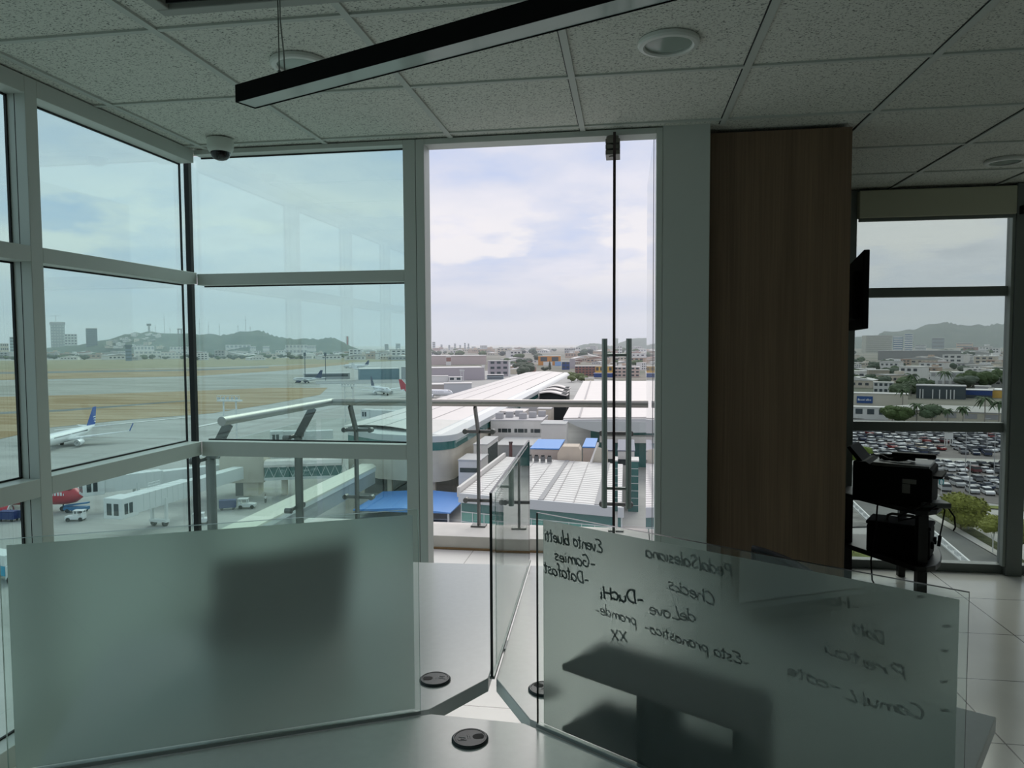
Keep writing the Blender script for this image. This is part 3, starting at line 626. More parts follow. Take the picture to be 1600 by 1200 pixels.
# ------------------------------------------------------------------ mirrored handwriting on the right screen (written on its far face)
GLY = {  # pen strokes; baseline 0, x-height 1, ascender 1.8, descender -0.7
 'a': (0.85, [[(0.75, 0.9), (0.4, 1.0), (0.08, 0.6), (0.15, 0.1), (0.45, 0.0), (0.72, 0.4), (0.75, 0.9), (0.74, 0.25), (0.88, 0.0)]]),
 'b': (0.8, [[(0.12, 1.85), (0.08, 0.0), (0.15, 0.6), (0.45, 0.95), (0.75, 0.6), (0.6, 0.08), (0.1, 0.05)]]),
 'c': (0.7, [[(0.7, 0.85), (0.35, 1.0), (0.06, 0.5), (0.3, 0.02), (0.7, 0.2)]]),
 'd': (0.85, [[(0.7, 0.85), (0.35, 0.95), (0.06, 0.45), (0.35, 0.0), (0.68, 0.4)], [(0.72, 1.85), (0.72, 0.3), (0.86, 0.0)]]),
 'e': (0.75, [[(0.08, 0.5), (0.65, 0.6), (0.5, 0.98), (0.2, 0.9), (0.06, 0.4), (0.3, 0.0), (0.7, 0.2)]]),
 'f': (0.6, [[(0.62, 1.7), (0.35, 1.75), (0.28, 1.2), (0.26, -0.1)], [(0.02, 0.9), (0.55, 0.95)]]),
 'h': (0.8, [[(0.1, 1.85), (0.1, 0.0), (0.15, 0.6), (0.45, 0.95), (0.68, 0.6), (0.7, 0.0)]]),
 'i': (0.35, [[(0.15, 1.0), (0.15, 0.15), (0.3, 0.0)], [(0.15, 1.4), (0.17, 1.5)]]),
 'k': (0.75, [[(0.1, 1.85), (0.1, 0.0)], [(0.65, 1.0), (0.12, 0.45), (0.7, 0.0)]]),
 'l': (0.35, [[(0.15, 1.9), (0.13, 0.1), (0.3, 0.0)]]),
 'm': (1.2, [[(0.08, 1.0), (0.08, 0.0), (0.12, 0.6), (0.38, 0.95), (0.52, 0.6), (0.53, 0.0), (0.58, 0.6), (0.85, 0.95), (1.0, 0.6), (1.05, 0.0)]]),
 'n': (0.8, [[(0.08, 1.0), (0.08, 0.0), (0.14, 0.6), (0.45, 0.95), (0.62, 0.6), (0.68, 0.0)]]),
 'o': (0.8, [[(0.4, 1.0), (0.08, 0.6), (0.2, 0.05), (0.6, 0.1), (0.7, 0.65), (0.4, 1.0), (0.75, 0.95)]]),
 'p': (0.8, [[(0.1, 1.0), (0.08, -0.8)], [(0.1, 0.7), (0.45, 1.0), (0.72, 0.6), (0.45, 0.05), (0.1, 0.2)]]),
 'r': (0.6, [[(0.1, 1.0), (0.1, 0.0), (0.15, 0.6), (0.4, 0.95), (0.58, 0.9)]]),
 's': (0.65, [[(0.6, 0.9), (0.3, 1.0), (0.12, 0.75), (0.5, 0.4), (0.45, 0.05), (0.05, 0.08)]]),
 't': (0.55, [[(0.28, 1.7), (0.26, 0.15), (0.5, 0.0)], [(0.02, 1.1), (0.55, 1.15)]]),
 'u': (0.8, [[(0.08, 1.0), (0.1, 0.3), (0.35, 0.0), (0.62, 0.35), (0.66, 1.0), (0.66, 0.2), (0.78, 0.0)]]),
 'v': (0.7, [[(0.05, 1.0), (0.32, 0.0), (0.65, 1.0)]]),
 'x': (0.75, [[(0.05, 1.2), (0.65, -0.2)], [(0.65, 1.2), (0.05, -0.2)]]),
 'C': (0.95, [[(0.9, 1.5), (0.5, 1.8), (0.08, 1.0), (0.3, 0.05), (0.9, 0.2)]]),
 'D': (1.0, [[(0.12, 1.7), (0.1, 0.0)], [(0.0, 1.7), (0.6, 1.65), (0.9, 0.9), (0.6, 0.1), (0.0, 0.0)]]),
 'E': (1.0, [[(0.95, 1.7), (0.4, 1.7), (0.15, 1.3), (0.5, 0.95), (0.1, 0.6), (0.2, 0.05), (0.9, 0.1)]]),
 'G': (1.0, [[(0.9, 1.5), (0.45, 1.7), (0.1, 0.9), (0.35, 0.05), (0.85, 0.25), (0.8, 0.8), (0.45, 0.75)]]),
 'H': (1.0, [[(0.1, 1.7), (0.1, 0.0)], [(0.85, 1.7), (0.82, 0.0)], [(0.1, 0.85), (0.85, 0.9)]]),
 'L': (0.9, [[(0.3, 1.8), (0.15, 0.8), (0.05, 0.0), (0.8, 0.1)]]),
 'P': (0.9, [[(0.12, 1.8), (0.1, 0.0)], [(0.0, 1.7), (0.6, 1.7), (0.75, 1.2), (0.4, 0.85), (0.1, 0.9)]]),
 'S': (0.9, [[(0.85, 1.5), (0.45, 1.75), (0.12, 1.35), (0.7, 0.6), (0.5, 0.02), (0.05, 0.2)]]),
 '-': (0.8, [[(0.1, 0.55), (0.65, 0.5)]]), '.': (0.35, [[(0.1, 0.0), (0.16, 0.06)]]), ' ': (0.6, []),
 '~': (1.0, [[(0.0, 0.1), (0.2, 0.9), (0.35, 0.1), (0.55, 0.95), (0.7, 0.15), (0.95, 0.8)]]),
}
ink = pm('marker_ink', (0.022, 0.022, 0.030), 0.7)
def faint(name, a):
    m = bpy.data.materials.new(name); m.use_nodes = True; t = m.node_tree; b = t.nodes['Principled BSDF']; b.inputs['Base Color'].default_value = (0.03, 0.03, 0.035, 1); b.inputs['Alpha'].default_value = a
    return m
ink2 = faint('marker_ink_worn', 0.6); ink3 = faint('marker_ink_faded', 0.33)
SP0 = C + dirv(AR) * 0.0 + Vector((-dirv(AR).y, dirv(AR).x, 0)) * 0.0047
nSC = Vector((-dirv(AR).y, dirv(AR).x, 0))
def onscreen(px, py):
    d = ray(px, py); t_ = (SP0.dot(nSC)) / d.dot(nSC); p = d * t_
    return (Vector((p.x, p.y, 0)) - SP0).dot(dirv(AR)), p.z + EYE - DT
wr_ = random.Random(3)
def write(text, a, b, xh, m, rad=0.0017, slant=0.12):
    """pen strokes from a (start, image right) to b (end, image left)"""
    s0, z0_ = onscreen(*a); s1, z1_ = onscreen(*b); k = abs(onscreen(a[0], a[1] - 10)[1] - z0_) / 10 * xh
    tot = sum(GLY[c][0] for c in text); W = Vector((s1 - s0, z1_ - z0_)); u = W / tot; q = MB(); x = 0.0
    for c in text:
        w_, st = GLY[c]; dy_ = wr_.uniform(-0.08, 0.08); sc = wr_.uniform(0.92, 1.1)
        for line in st:
            pts = []
            for (gx, gy) in line:
                xx = x + gx; pts.append((s0 + u.x * xx - slant * gy * k, 0.0, z0_ + u.y * xx + (gy * sc + dy_) * k))
            fine = [pts[0]]
            P = [Vector(p) for p in pts]
            for i in range(len(P) - 1):
                p0, p1, p2, p3 = P[max(i - 1, 0)], P[i], P[i + 1], P[min(i + 2, len(P) - 1)]
                for v in (0.25, 0.5, 0.75, 1.0):
                    fine.append(0.5 * ((2 * p1) + (p2 - p0) * v + (2 * p0 - 5 * p1 + 4 * p2 - p3) * v * v + (3 * p1 - p0 - 3 * p2 + p3) * v ** 3))
            q.tube(fine, rad, 5)
        x += w_
    o = q.build('handwriting', m, scr_r, smooth=80); o.scale = (1, 0.25, 1); o.location = (0, 0.0046, 0); return o
def zc_(x, y): return (830 + x / 4.324, 800 + y / 4.324)        # read off an enlarged view of the writing
def zd_(x, y): return (1100 + x / 3.158, 820 + y / 3.158)
write('Evento bluetti', zc_(485, 275), zc_(92, 190), 11, ink)
write('-Gamies', zc_(440, 385), zc_(160, 325), 10, ink)
write('-Datafast', zc_(395, 490), zc_(90, 410), 10, ink)
write('-DucHi', zc_(765, 625), zc_(465, 580), 11, ink, 0.0021)
write('promde-', zc_(712, 765), zc_(430, 680), 9, ink2, 0.0014)
write('xx', zc_(652, 870), zc_(540, 850), 12, ink2, 0.0019)
write('PedalSalesiana', zc_(1360, 440), zc_(775, 300), 11, ink2, 0.0019)
write('Checks.', zc_(1245, 635), zc_(905, 510), 11, ink2, 0.0016)
write('deLove', zc_(1115, 745), zc_(800, 690), 11, ink2, 0.0016)
write('-Esta pronostico-', zc_(1480, 1050), zc_(760, 800), 10, ink2, 0.0016)
for x_, y_ in ((1100, 375), (1230, 522), (1220, 645), (1212, 795), (1220, 942)): write('-', zd_(x_, y_), zd_(x_ - 60, y_ - 6), 11, ink3, 0.0022)
write('-Hcio.', zd_(770, 425), zd_(540, 380), 10, ink3, 0.0019)
write('Dato', zd_(890, 590), zd_(735, 530), 11, ink3, 0.0019)
write('Pretcu', zd_(1000, 770), zd_(590, 630), 11, ink3, 0.0020)
write('Comul.L', zd_(1090, 960), zd_(690, 860), 11, ink3, 0.0020)
write('-cote', zd_(680, 830), zd_(410, 735), 10, ink3, 0.0018)
# ================================================================== balcony
rnd = random.Random(7)
conc = pm('balcony_concrete', (0.52, 0.49, 0.43), 0.8, noise=(4, 0.12))
conc_w = pm('kerb_top_pale', (0.66, 0.62, 0.58), 0.7, noise=(5, 0.06))  # paler tone for the top faces of the kerb
steel = pm('stainless_steel', (0.36, 0.345, 0.32), 0.42, 1.0)
steel_d = pm('dull_steel', (0.13, 0.13, 0.125), 0.4, 0.7)
bt = tile_floor_mat('balcony_tile', 0.55, 0.02, 0.17, (0.74, 0.71, 0.67), (0.36, 0.33, 0.30), 0.35)
struct(MB().prism([(-2.5, 3.515), (0.16, 3.515), (0.16, 5.5), (-2.5, 5.5)], -0.3, -0.012).build('balcony_floor', bt), 'light tiled floor of the balcony')['category'] = 'floor'
kb = MB(); kb.box(-2.5, 0.16, 5.10, 5.5, -0.012, 0.085, 0); kb.box(-2.5, -2.24, 3.60, 5.10, -0.012, 0.085, 0)
kb.m[1] = 1; kb.m[7] = 1; kb.box(-2.24, 0.16, 5.088, 5.10, -0.012, 0.004, 2)
struct(kb.build('balcony_kerb', [conc, conc_w, pm('kerb_brown_stain', (0.20, 0.12, 0.05), 0.8)], bevel=0.004), 'low concrete kerb around the balcony')['category'] = 'kerb'  # thin brown strip draws the stain along the kerb foot
# slab edges of this building under the room and its glazed outside wall on the right of the balcony
struct(MB().box(-2.5, 5.4, -4.4, 5.12, GZ, -0.31).build('wall_exterior_lower', pm('building_face', (0.4, 0.42, 0.42), 0.5)))
ew = bpy.data.materials.new('mirror_curtain_wall'); ew.use_nodes = True; b = ew.node_tree.nodes['Principled BSDF']
b.inputs['Base Color'].default_value = (0.55, 0.58, 0.58, 1); b.inputs['Roughness'].default_value = 0.03; b.inputs['Specular IOR Level'].default_value = 0.9; b.inputs['IOR'].default_value = 1.7
xw = struct(MB().box(0.162, 0.176, 3.57, 6.25, -0.3, 2.75).build('wall_exterior_right', ew), 'glossy glazed outside wall to the right of the balcony')
j = MB()
for y in (4.15, 4.72): j.box(0.160, 0.163, y - 0.006, y + 0.006, -0.3, 2.75)
j.build('panel_joint', pm('joint_grey', (0.12, 0.12, 0.13), 0.6), xw)

hr = empty('balcony_railing', (-1.1, 5.28, 0.085), 0, 'round steel handrail with bent flat posts around the balcony', 'railing')
hb_ = (-1.1, 5.28, 0.085)
def loc_(p): return (p[0] - hb_[0], p[1] - hb_[1], p[2] - hb_[2])
RA = [(0.15, 5.28, 1.03), (-2.20, 5.28, 1.03), (-2.265, 3.86, 1.03)]
rl = MB(); rl.tube([loc_(RA[0]), loc_((-2.16, 5.28, 1.03)), loc_((-2.197, 5.268, 1.03)), loc_((-2.205, 5.24, 1.03)), loc_(RA[2])], 0.027, 18)
rl.build('handrail', steel, hr, smooth=40)
def post(x, y, nx, ny, wide):
    """flat bent bar: rises from the kerb and leans back in towards the rail"""
    m = MB()
    o = 0.13
    pts = [(x + nx * o, y + ny * o, 0.085), (x + nx * o, y + ny * o, 0.80), (x + nx * 0.012, y + ny * 0.012, 1.005)]
    m.bar(loc_(pts[0]), loc_(pts[1]), 0.012 if wide else 0.012, 0.055, 0, (nx, ny, 0)) if False else None
    for a, b2 in ((0, 1), (1, 2)):
        m.bar(loc_(pts[a]), loc_(pts[b2]), 0.016, 0.055, 0, (nx, ny, 0.0001))
    m.tube([loc_(pts[2]), loc_((x, y, 1.02))], 0.010, 10)
    m.box(*[q for q in (loc_((x + nx * o - 0.055, 0, 0))[0], loc_((x + nx * o + 0.055, 0, 0))[0], loc_((0, y + ny * o - 0.045, 0))[1], loc_((0, y + ny * o + 0.045, 0))[1])], 0.0, 0.012)
    po = m.build('post', steel_d, hr, smooth=30)
    tx, ty = -ny, nx
    for z in (0.275, 0.80):
        c = MB(); q = Vector(loc_((x + nx * (o + 0.03), y + ny * (o + 0.03), z))); e = Vector((tx, ty, 0))
        c.tube([q - e * 0.115, q + e * 0.115], 0.014, 10)
        for s in (-1, 1): c.tube([q + e * s * 0.105 - Vector((nx, ny, 0)) * 0.02, q + e * s * 0.105 + Vector((nx, ny, 0)) * 0.03], 0.020, 12)
        c.build('glass_clamp', steel_d, hr, smooth=40).parent = po
for x in (-2.06, -1.10, -0.075): post(x, 5.28, 0, 1, True)
for y in (5.02, 3.96): post(-2.21 - (5.28 - y) * 0.045, y, -1, 0, False)
for x0_, x1_ in ((-2.36, -1.115), (-1.085, -0.09), (-0.06, 0.14)):
    MB().box(*[v for v in (loc_((x0_, 0, 0))[0], loc_((x1_, 0, 0))[0])], 0.172, 0.180, 0.03, 0.80).build('glass_panel', CLEAR, hr)
MB().box(-2.395 + 1.1, -2.387 + 1.1, 3.9 - 5.28, 5.42 - 5.28, 0.03, 0.80).build('glass_panel', CLEAR, hr)

# ================================================================== airfield and ground
gm_ = bpy.data.materials.new('apron_concrete'); gm_.use_nodes = True; t = gm_.node_tree; b = t.nodes['Principled BSDF']
g = t.nodes.new('ShaderNodeNewGeometry')
n = t.nodes.new('ShaderNodeTexNoise'); n.inputs['Scale'].default_value = 0.035; n.inputs['Detail'].default_value = 8; n.inputs['Roughness'].default_value = 0.65
mp_ = t.nodes.new('ShaderNodeMapping'); mp_.inputs['Rotation'].default_value = (0, 0, 0.35); mp_.inputs['Scale'].default_value = (0.6, 2.2, 1)
t.links.new(g.outputs['Position'], mp_.inputs[0]); t.links.new(mp_.outputs[0], n.inputs['Vector'])
r = t.nodes.new('ShaderNodeValToRGB'); t.links.new(n.outputs[0], r.inputs[0])
r.color_ramp.elements[0].position = 0.3; r.color_ramp.elements[0].color = (0.27, 0.27, 0.25, 1); r.color_ramp.elements[1].position = 0.7; r.color_ramp.elements[1].color = (0.42, 0.42, 0.395, 1)
t.links.new(r.outputs[0], b.inputs['Base Color']); b.inputs['Roughness'].default_value = 0.75
struct(MB().quad((-9000, -300, GZ), (9000, -300, GZ), (9000, 14000, GZ), (-9000, 14000, GZ)).build('ground', gm_))
def gmat(name, c0, c1, sc=0.02, stretch=3.0, rot=0.3):
    if name in _M: return _M[name]
    m = bpy.data.materials.new(name); m.use_nodes = True; t = m.node_tree; b = t.nodes['Principled BSDF']
    g = t.nodes.new('ShaderNodeNewGeometry'); mp_ = t.nodes.new('ShaderNodeMapping'); mp_.inputs['Rotation'].default_value = (0, 0, rot); mp_.inputs['Scale'].default_value = (1, stretch, 1)
    n = t.nodes.new('ShaderNodeTexNoise'); n.inputs['Scale'].default_value = sc; n.inputs['Detail'].default_value = 7
    t.links.new(g.outputs['Position'], mp_.inputs[0]); t.links.new(mp_.outputs[0], n.inputs['Vector'])
    r = t.nodes.new('ShaderNodeValToRGB'); t.links.new(n.outputs[0], r.inputs[0]); r.color_ramp.elements[0].position = 0.35; r.color_ramp.elements[1].position = 0.68
    r.color_ramp.elements[0].color = (*c0, 1); r.color_ramp.elements[1].color = (*c1, 1)
    t.links.new(r.outputs[0], b.inputs['Base Color']); b.inputs['Roughness'].default_value = 0.95; b.inputs['Specular IOR Level'].default_value = 0.1
    _M[name] = m; return m
dry = gmat('dry_grass', (0.30, 0.21, 0.115), (0.43, 0.345, 0.23), 0.02, 6.0)
dry2 = gmat('dry_green_grass', (0.24, 0.22, 0.13), (0.38, 0.335, 0.22), 0.02, 6.0)
tarm = gmat('taxiway_tarmac', (0.16, 0.17, 0.165), (0.27, 0.28, 0.265))
tarm2 = gmat('runway_concrete', (0.30, 0.295, 0.26), (0.42, 0.41, 0.37))
earth = gmat('city_ground', (0.16, 0.17, 0.13), (0.30, 0.28, 0.24), 0.01, 1.0)
lawn = gmat('green_lawn', (0.16, 0.19, 0.06), (0.26, 0.28, 0.10), 0.15, 1.0)
road_m = gmat('road_asphalt', (0.17, 0.175, 0.165), (0.22, 0.225, 0.21), 0.2, 1.0)
lot_m = gmat('car_park_asphalt', (0.18, 0.17, 0.16), (0.25, 0.235, 0.22), 0.1, 1.0)
pave_m = gmat('pale_paving', (0.42, 0.42, 0.38), (0.54, 0.53, 0.48), 0.15, 1.0)
paint_w = pm('road_paint_white', (0.75, 0.75, 0.72), 0.6)
def field(name, pts, m, z, label=None):
    P = [G(*p) for p in pts]
    bm_ = MB(); bm_.add([(p.x, p.y, GZ + z) for p in P], [tuple(range(len(P)))[::-1]])
    o = bm_.build(name, m); o['kind'] = 'structure'
    if o.data.polygons[0].normal.z < 0: o.data.flip_normals()
    return o
field('airfield_grass', [(-150, 566), (330, 559), (640, 560), (640, 563.5), (420, 571), (330, 574), (-150, 582)], dry2, 0.06)
field('airfield_grass', [(-150, 580), (330, 575.5), (420, 572.5), (545, 566), (545, 569), (430, 580), (300, 588), (-150, 592)], dry, 0.07)
field('runway', [(-150, 583.5), (300, 577), (420, 573), (420, 575), (300, 579.5), (-150, 587)], tarm, 0.10)
field('airfield_grass', [(-150, 588), (300, 581), (380, 577), (380, 583), (300, 588), (-150, 597)], dry, 0.11)
field('runway', [(-150, 600), (300, 590), (420, 584), (500, 586), (500, 604), (420, 610), (300, 613), (-150, 620)], tarm2, 0.06)
field('airfield_grass', [(-150, 624), (120, 617), (300, 611), (420, 606), (512, 606), (500, 617), (420, 632), (330, 646), (200, 656), (80, 668), (-150, 720)], dry, 0.08)
field('taxiway', [(-150, 650), (100, 640), (300, 625), (300, 626.5), (100, 643), (-150, 654)], tarm, 0.10)
field('city_ground', [(-150, 549), (640, 546), (640, 558), (330, 557), (-150, 562)], earth, 0.3)
field('city_ground', [(668, 544), (1005, 542.5), (1010, 598), (668, 572)], earth, 0.3)
field('city_ground', [(1290, 540.5), (1700, 538.5), (1700, 655), (1290, 655)], earth, 0.3)
for q in (((300, 668), (480, 632), (481, 633.2), (301, 669.5)), ((85, 672), (300, 651), (300, 651.8), (85, 673))):
    field('taxi_line', q, paint_w, 0.12)
# car park, roads and verges below the right-hand window
field('car_park', [(1280, 660), (1640, 672), (1640, 800), (1470, 775), (1390, 720), (1280, 716)], lot_m, 0.05)
field('service_lane', [(1400, 713.5), (1640, 721), (1640, 726.5), (1400, 718.5)], pave_m, 0.08)
field('road', [(1300, 742), (1345, 737), (1450, 812), (1620, 916), (1520, 930), (1300, 760)], road_m, 0.06)
field('road', [(1295, 700), (1345, 736), (1400, 775), (1447, 806), (1570, 878), (1640, 930), (1500, 884), (1442, 829), (1330, 737), (1290, 712)], road_m, 0.09)
field('pavement', [(1447, 806), (1570, 877), (1640, 925), (1640, 916), (1566, 866), (1453, 801)], pave_m, 0.16)
field('verge', [(1453, 801), (1566, 866), (1640, 916), (1640, 905), (1560, 850), (1500, 815), (1460, 790)], gmat('dark_ground_cover', (0.05, 0.06, 0.03), (0.12, 0.13, 0.06), 0.5, 1.0), 0.20)
field('side_street', [(1500, 815), (1560, 850), (1640, 905), (1640, 800), (1535, 798), (1530, 806), (1512, 812)], pave_m, 0.10)
field('verge', [(1525, 790), (1640, 797), (1640, 802), (1525, 794)], lawn, 0.2)
field('lawn', [(1300, 850), (1372, 856), (1376, 876), (1300, 880)], lawn, 0.2)
field('embankment', [(1300, 770), (1326, 790), (1362, 824), (1300, 826)], gmat('stony_bank', (0.16, 0.16, 0.15), (0.34, 0.34, 0.31), 0.4, 1.0), 0.2)
# white barriers beside the road
bar_m = pm('barrier_white', (0.72, 0.74, 0.72), 0.6)
def barrier(a, b, label):
    A, B = G(*a), G(*b); d = B - A; n_ = int(d.length / 3.2); o = empty('road_barrier', A, 0, label, 'barrier')
    m = MB(); m.bar((0, 0, 0.15), d + Vector((0, 0, 0.15)), 0.7, 0.3); m.bar((0, 0, 0.95), d + Vector((0, 0, 0.95)), 0.28, 0.22)
    for k in range(n_ + 1):
        p = d * (k / n_); m.box(p.x - 0.2, p.x + 0.2, p.y - 0.5, p.y + 0.5, 0.25, 0.9)
    m.build('rail', bar_m, o)
barrier((1322, 780), (1426, 882), 'long white road barrier running below the lower stand shelf')
barrier((1448, 829), (1530, 901), 'long white road barrier in the middle of the two roads, right of the stand')

# ================================================================== aircraft
wh = pm('aircraft_white', (0.78, 0.80, 0.80), 0.3); dkg = pm('aircraft_dark_glass', (0.03, 0.035, 0.04), 0.2); eng_d = pm('engine_inside', (0.03, 0.03, 0.03), 0.5)
lipm = pm('engine_lip', (0.6, 0.62, 0.62), 0.25, 0.9); tyre = pm('tyre_black', (0.02, 0.02, 0.02), 0.8); alug = pm('wing_grey', (0.62, 0.65, 0.65), 0.35)
def airliner(name, loc, heading, label, body, fin, wing=None, eng=None, L_=38.0, D_=3.9, span=35.0, winglet=True, mark=None, group='parked airliners'):
    """nose points along local +x"""
    o = empty(name, loc, heading, label, 'airliner', group)
    z0 = 3.3; r = D_ / 2
    pf = []
    for k in range(25):
        u = k / 24; x = L_ / 2 - u * L_
        if u < 0.14: q = math.sqrt(max(0.0, 1 - ((0.14 - u) / 0.14) ** 2)) ** 0.9; zc = z0 - 0.45 * (1 - q)
        elif u < 0.66: q = 1.0; zc = z0
        else: w_ = (u - 0.66) / 0.34; q = max(0.10, 1 - w_ ** 1.5 * 0.9); zc = z0 + r * (1 - q) * 0.85
        pf.append((x, max(q, 0.03) * r, zc))
    m = MB(); n_ = 18; vs = []
    for x, rr, zc in pf: vs += [(x, rr * math.cos(2 * PI * j / n_), zc + rr * math.sin(2 * PI * j / n_)) for j in range(n_)]
    m.add(vs, [(i * n_ + j, i * n_ + (j + 1) % n_, (i + 1) * n_ + (j + 1) % n_, (i + 1) * n_ + j) for i in range(24) for j in range(n_)] + [tuple(range(n_))[::-1], tuple(24 * n_ + j for j in range(n_))])
    m.build('fuselage', body, o, smooth=60)
    cw = MB()
    for k in range(34):
        x = L_ * 0.33 - k * L_ * 0.58 / 33
        if abs(k - 16) < 1: continue
        cw.box(x - 0.13, x + 0.13, -r * 0.955 - 0.03, r * 0.955 + 0.03, z0 + 0.45, z0 + 0.80)
    cw.build('window_row', dkg, o)
    ck = MB(); ck.box(L_ / 2 - L_ * 0.085, L_ / 2 - L_ * 0.052, -r * 0.72, r * 0.72, z0 + 0.62 * r, z0 + 0.9 * r * 0.82)
    ck.build('cockpit_windows', dkg, o)
    for s in (-1, 1):
        w_ = MB(); xr = L_ * 0.10; h = span / 2
        a = [(xr, s * r * 0.7, z0 - 1.0), (xr - 7.0, s * r * 0.7, z0 - 1.0), (xr - 7.0 - 1.2, s * h * 0.36, z0 - 0.7), (xr - 9.6, s * h, z0 + 0.6), (xr - 8.0, s * h, z0 + 0.65)]
        w_.add([(*p[:2], p[2] + 0.28 * (1 - abs(p[1]) / h * 0.8)) for p in a] + [(*p[:2], p[2] - 0.28 * (1 - abs(p[1]) / h * 0.8)) for p in a],
               [(0, 1, 2, 3, 4), (9, 8, 7, 6, 5)] + [(i, i + 5, (i + 1) % 5 + 5, (i + 1) % 5) for i in range(5)])
        wo = w_.build('wing', wing or alug, o)
        if winglet:
            g_ = MB(); g_.bar((xr - 8.9, s * h, z0 + 0.6), (xr - 10.2, s * (h + 0.7), z0 + 3.0), 0.15, 0.7, 0, (1, 0, 0))
            g_.build('winglet', fin, o).parent = wo
        tp = MB(); xt = -L_ * 0.40
        a = [(xt, s * 0.4, z0 + 0.9), (xt - 4.0, s * 0.4, z0 + 0.9), (xt - 5.6, s * 6.2, z0 + 1.3), (xt - 4.2, s * 6.2, z0 + 1.3)]
        tp.add([(*p[:2], p[2] + 0.12) for p in a] + [(*p[:2], p[2] - 0.12) for p in a], [(0, 1, 2, 3), (7, 6, 5, 4)] + [(i, i + 4, (i + 1) % 4 + 4, (i + 1) % 4) for i in range(4)])
        tp.build('tailplane', wing or alug, o)
        M_ = T(xr + 1.4, s * 5.6, 1.55, 0, 0, PI / 2)
        e_ = MB(); e_.lathe([(0.78, -2.3), (1.0, -1.2), (1.08, 0.6), (1.0, 1.4), (0.94, 1.55), (0.84, 1.45), (0.8, 1.0)], 20, 0, M_)
        eo = e_.build('engine', eng or body, o, smooth=40)
        MB().lathe([(1.02, 1.38), (0.98, 1.56), (0.84, 1.56), (0.84, 1.3)], 20, 0, M_).build('intake_lip', lipm, o, smooth=40).parent = eo
        MB().lathe([(0.82, 1.28), (0.25, 1.28), (0.02, 1.5)], 16, 0, M_).build('fan', eng_d, o, smooth=40).parent = eo
        MB().bar((xr + 1.0, s * 5.6, 2.5), (xr - 2.5, s * 5.6, 2.75), 0.3, 0.6).build('pylon', alug, o).parent = eo
    f_ = MB(); xf = -L_ * 0.345
    a = [(xf, z0 + r * 0.85), (xf - 5.5, z0 + 7.9), (xf - 7.6, z0 + 7.9), (xf - 6.2, z0 + r * 0.8)]
    f_.add([(x, 0.14, z) for x, z in a] + [(x, -0.14, z) for x, z in a], [(0, 1, 2, 3), (7, 6, 5, 4)] + [(i, i + 4, (i + 1) % 4 + 4, (i + 1) % 4) for i in range(4)])
    fo = f_.build('tail_fin', fin, o)
    if mark: mark(o, fo, xf, z0, r)
    for x, y in ((L_ * 0.38, 0), (-1.0, 2.6), (-1.0, -2.6)):
        lg = MB(); lg.tube([(x, y, 0.5), (x, y, 2.2)], 0.14, 8)
        for s in (-1, 1): lg.tube([(x, y + s * 0.28 - 0.15, 0.5), (x, y + s * 0.28 + 0.15, 0.5)], 0.5, 14)
        lg.build('landing_gear', tyre, o)
    return o
def arcs(o, fo, xf, z0, r):
    for k in range(3):
        a_ = MB(); R_ = 1.6 + k * 0.95; pts = []
        for i in range(9):
            an = R(72 + i * 11); x = xf - 5.9 + R_ * 0.9 * math.cos(PI - an) * -1.0; z = z0 + 1.3 + R_ * math.sin(an) * 0.9
            pts.append((x, z))
        for (x1, z1), (x2, z2) in zip(pts, pts[1:]):
            if x1 > xf - 0.9 * (z1 - z0 - r) * 0.85 - 0.2 or x1 < xf - 6.6: continue
            a_.bar((x1, 0, z1), (x2, 0, z2), 0.34, 0.34)
        a_.build('fin_arc', wh, o).parent = fo
blue_fin = pm('fin_blue', (0.025, 0.09, 0.36), 0.4); navy = pm('fin_navy', (0.02, 0.03, 0.09), 0.4); redp = pm('aircraft_red', (0.52, 0.035, 0.055), 0.3)
pt, pe = G(152, 683, 0), G(92, 700, 0)
dv_ = (pe - pt); hd = math.atan2(dv_.y, dv_.x)
airliner('airliner', pt + dv_.normalized() * 21.5, hd, 'white airliner with a blue tail fin parked at the edge of the dry grass', wh, blue_fin, wh, wh, 39.5, 3.8, mark=arcs)
pn = G(131, 798, 0); pg = G(20, 801, 0); dv_ = pn - pg; hd = math.atan2(dv_.y, dv_.x) - 0.10
def redmark(o, fo, xf, z0, r): pass
rp = airliner('airliner', pn - Vector((math.cos(hd), math.sin(hd), 0)) * 17.0, hd, 'red airliner docked at the nearest jet bridge, nose beside the tug', redp, redp, alug, redp, 34.0, 3.95, 34.0)
rm_ = MB()
def fus(xl, s, zz): return (xl, s * 1.99, zz)
for s in (-1,):
    yb = s * 1.985
    for q in ((8.0, 8.25, 2.9, 4.6), (9.9, 10.15, 2.9, 4.6), (8.0, 10.15, 2.9, 3.1), (8.0, 10.15, 4.4, 4.6)): rm_.box(q[0], q[1], yb - 0.03, yb + 0.03, q[2], q[3])
    for q in ((8.6, 8.8, 3.3, 4.2), (8.6, 9.5, 4.0, 4.2), (8.6, 9.5, 3.3, 3.5), (9.3, 9.5, 3.3, 3.8), (9.0, 9.5, 3.65, 3.8)): rm_.box(q[0], q[1], yb - 0.03, yb + 0.03, q[2], q[3])
    x = 10.7
    for w_, hh in ((0.25, 0.5), (0.4, 0.5), (0.15, 0.3), (0.5, 0.8), (0.5, 0.8), (0.45, 0.8), (0.5, 0.8), (0.2, 0.5)):
        rm_.box(x, x + w_ * 0.72, yb - 0.02, yb + 0.05, 3.45, 3.45 + hh * 0.8); x += w_ + 0.1
rm_.build('fuselage_lettering', wh, rp)
p0 = G(590, 616, 0)
airliner('airliner', p0 + Vector((2, 0, 0)), R(-52), 'white airliner with a navy tail fin on the far apron beyond the handrail', wh, navy, wh, wh, 36.0, 3.8)
p0 = G(668, 621.5, 0)
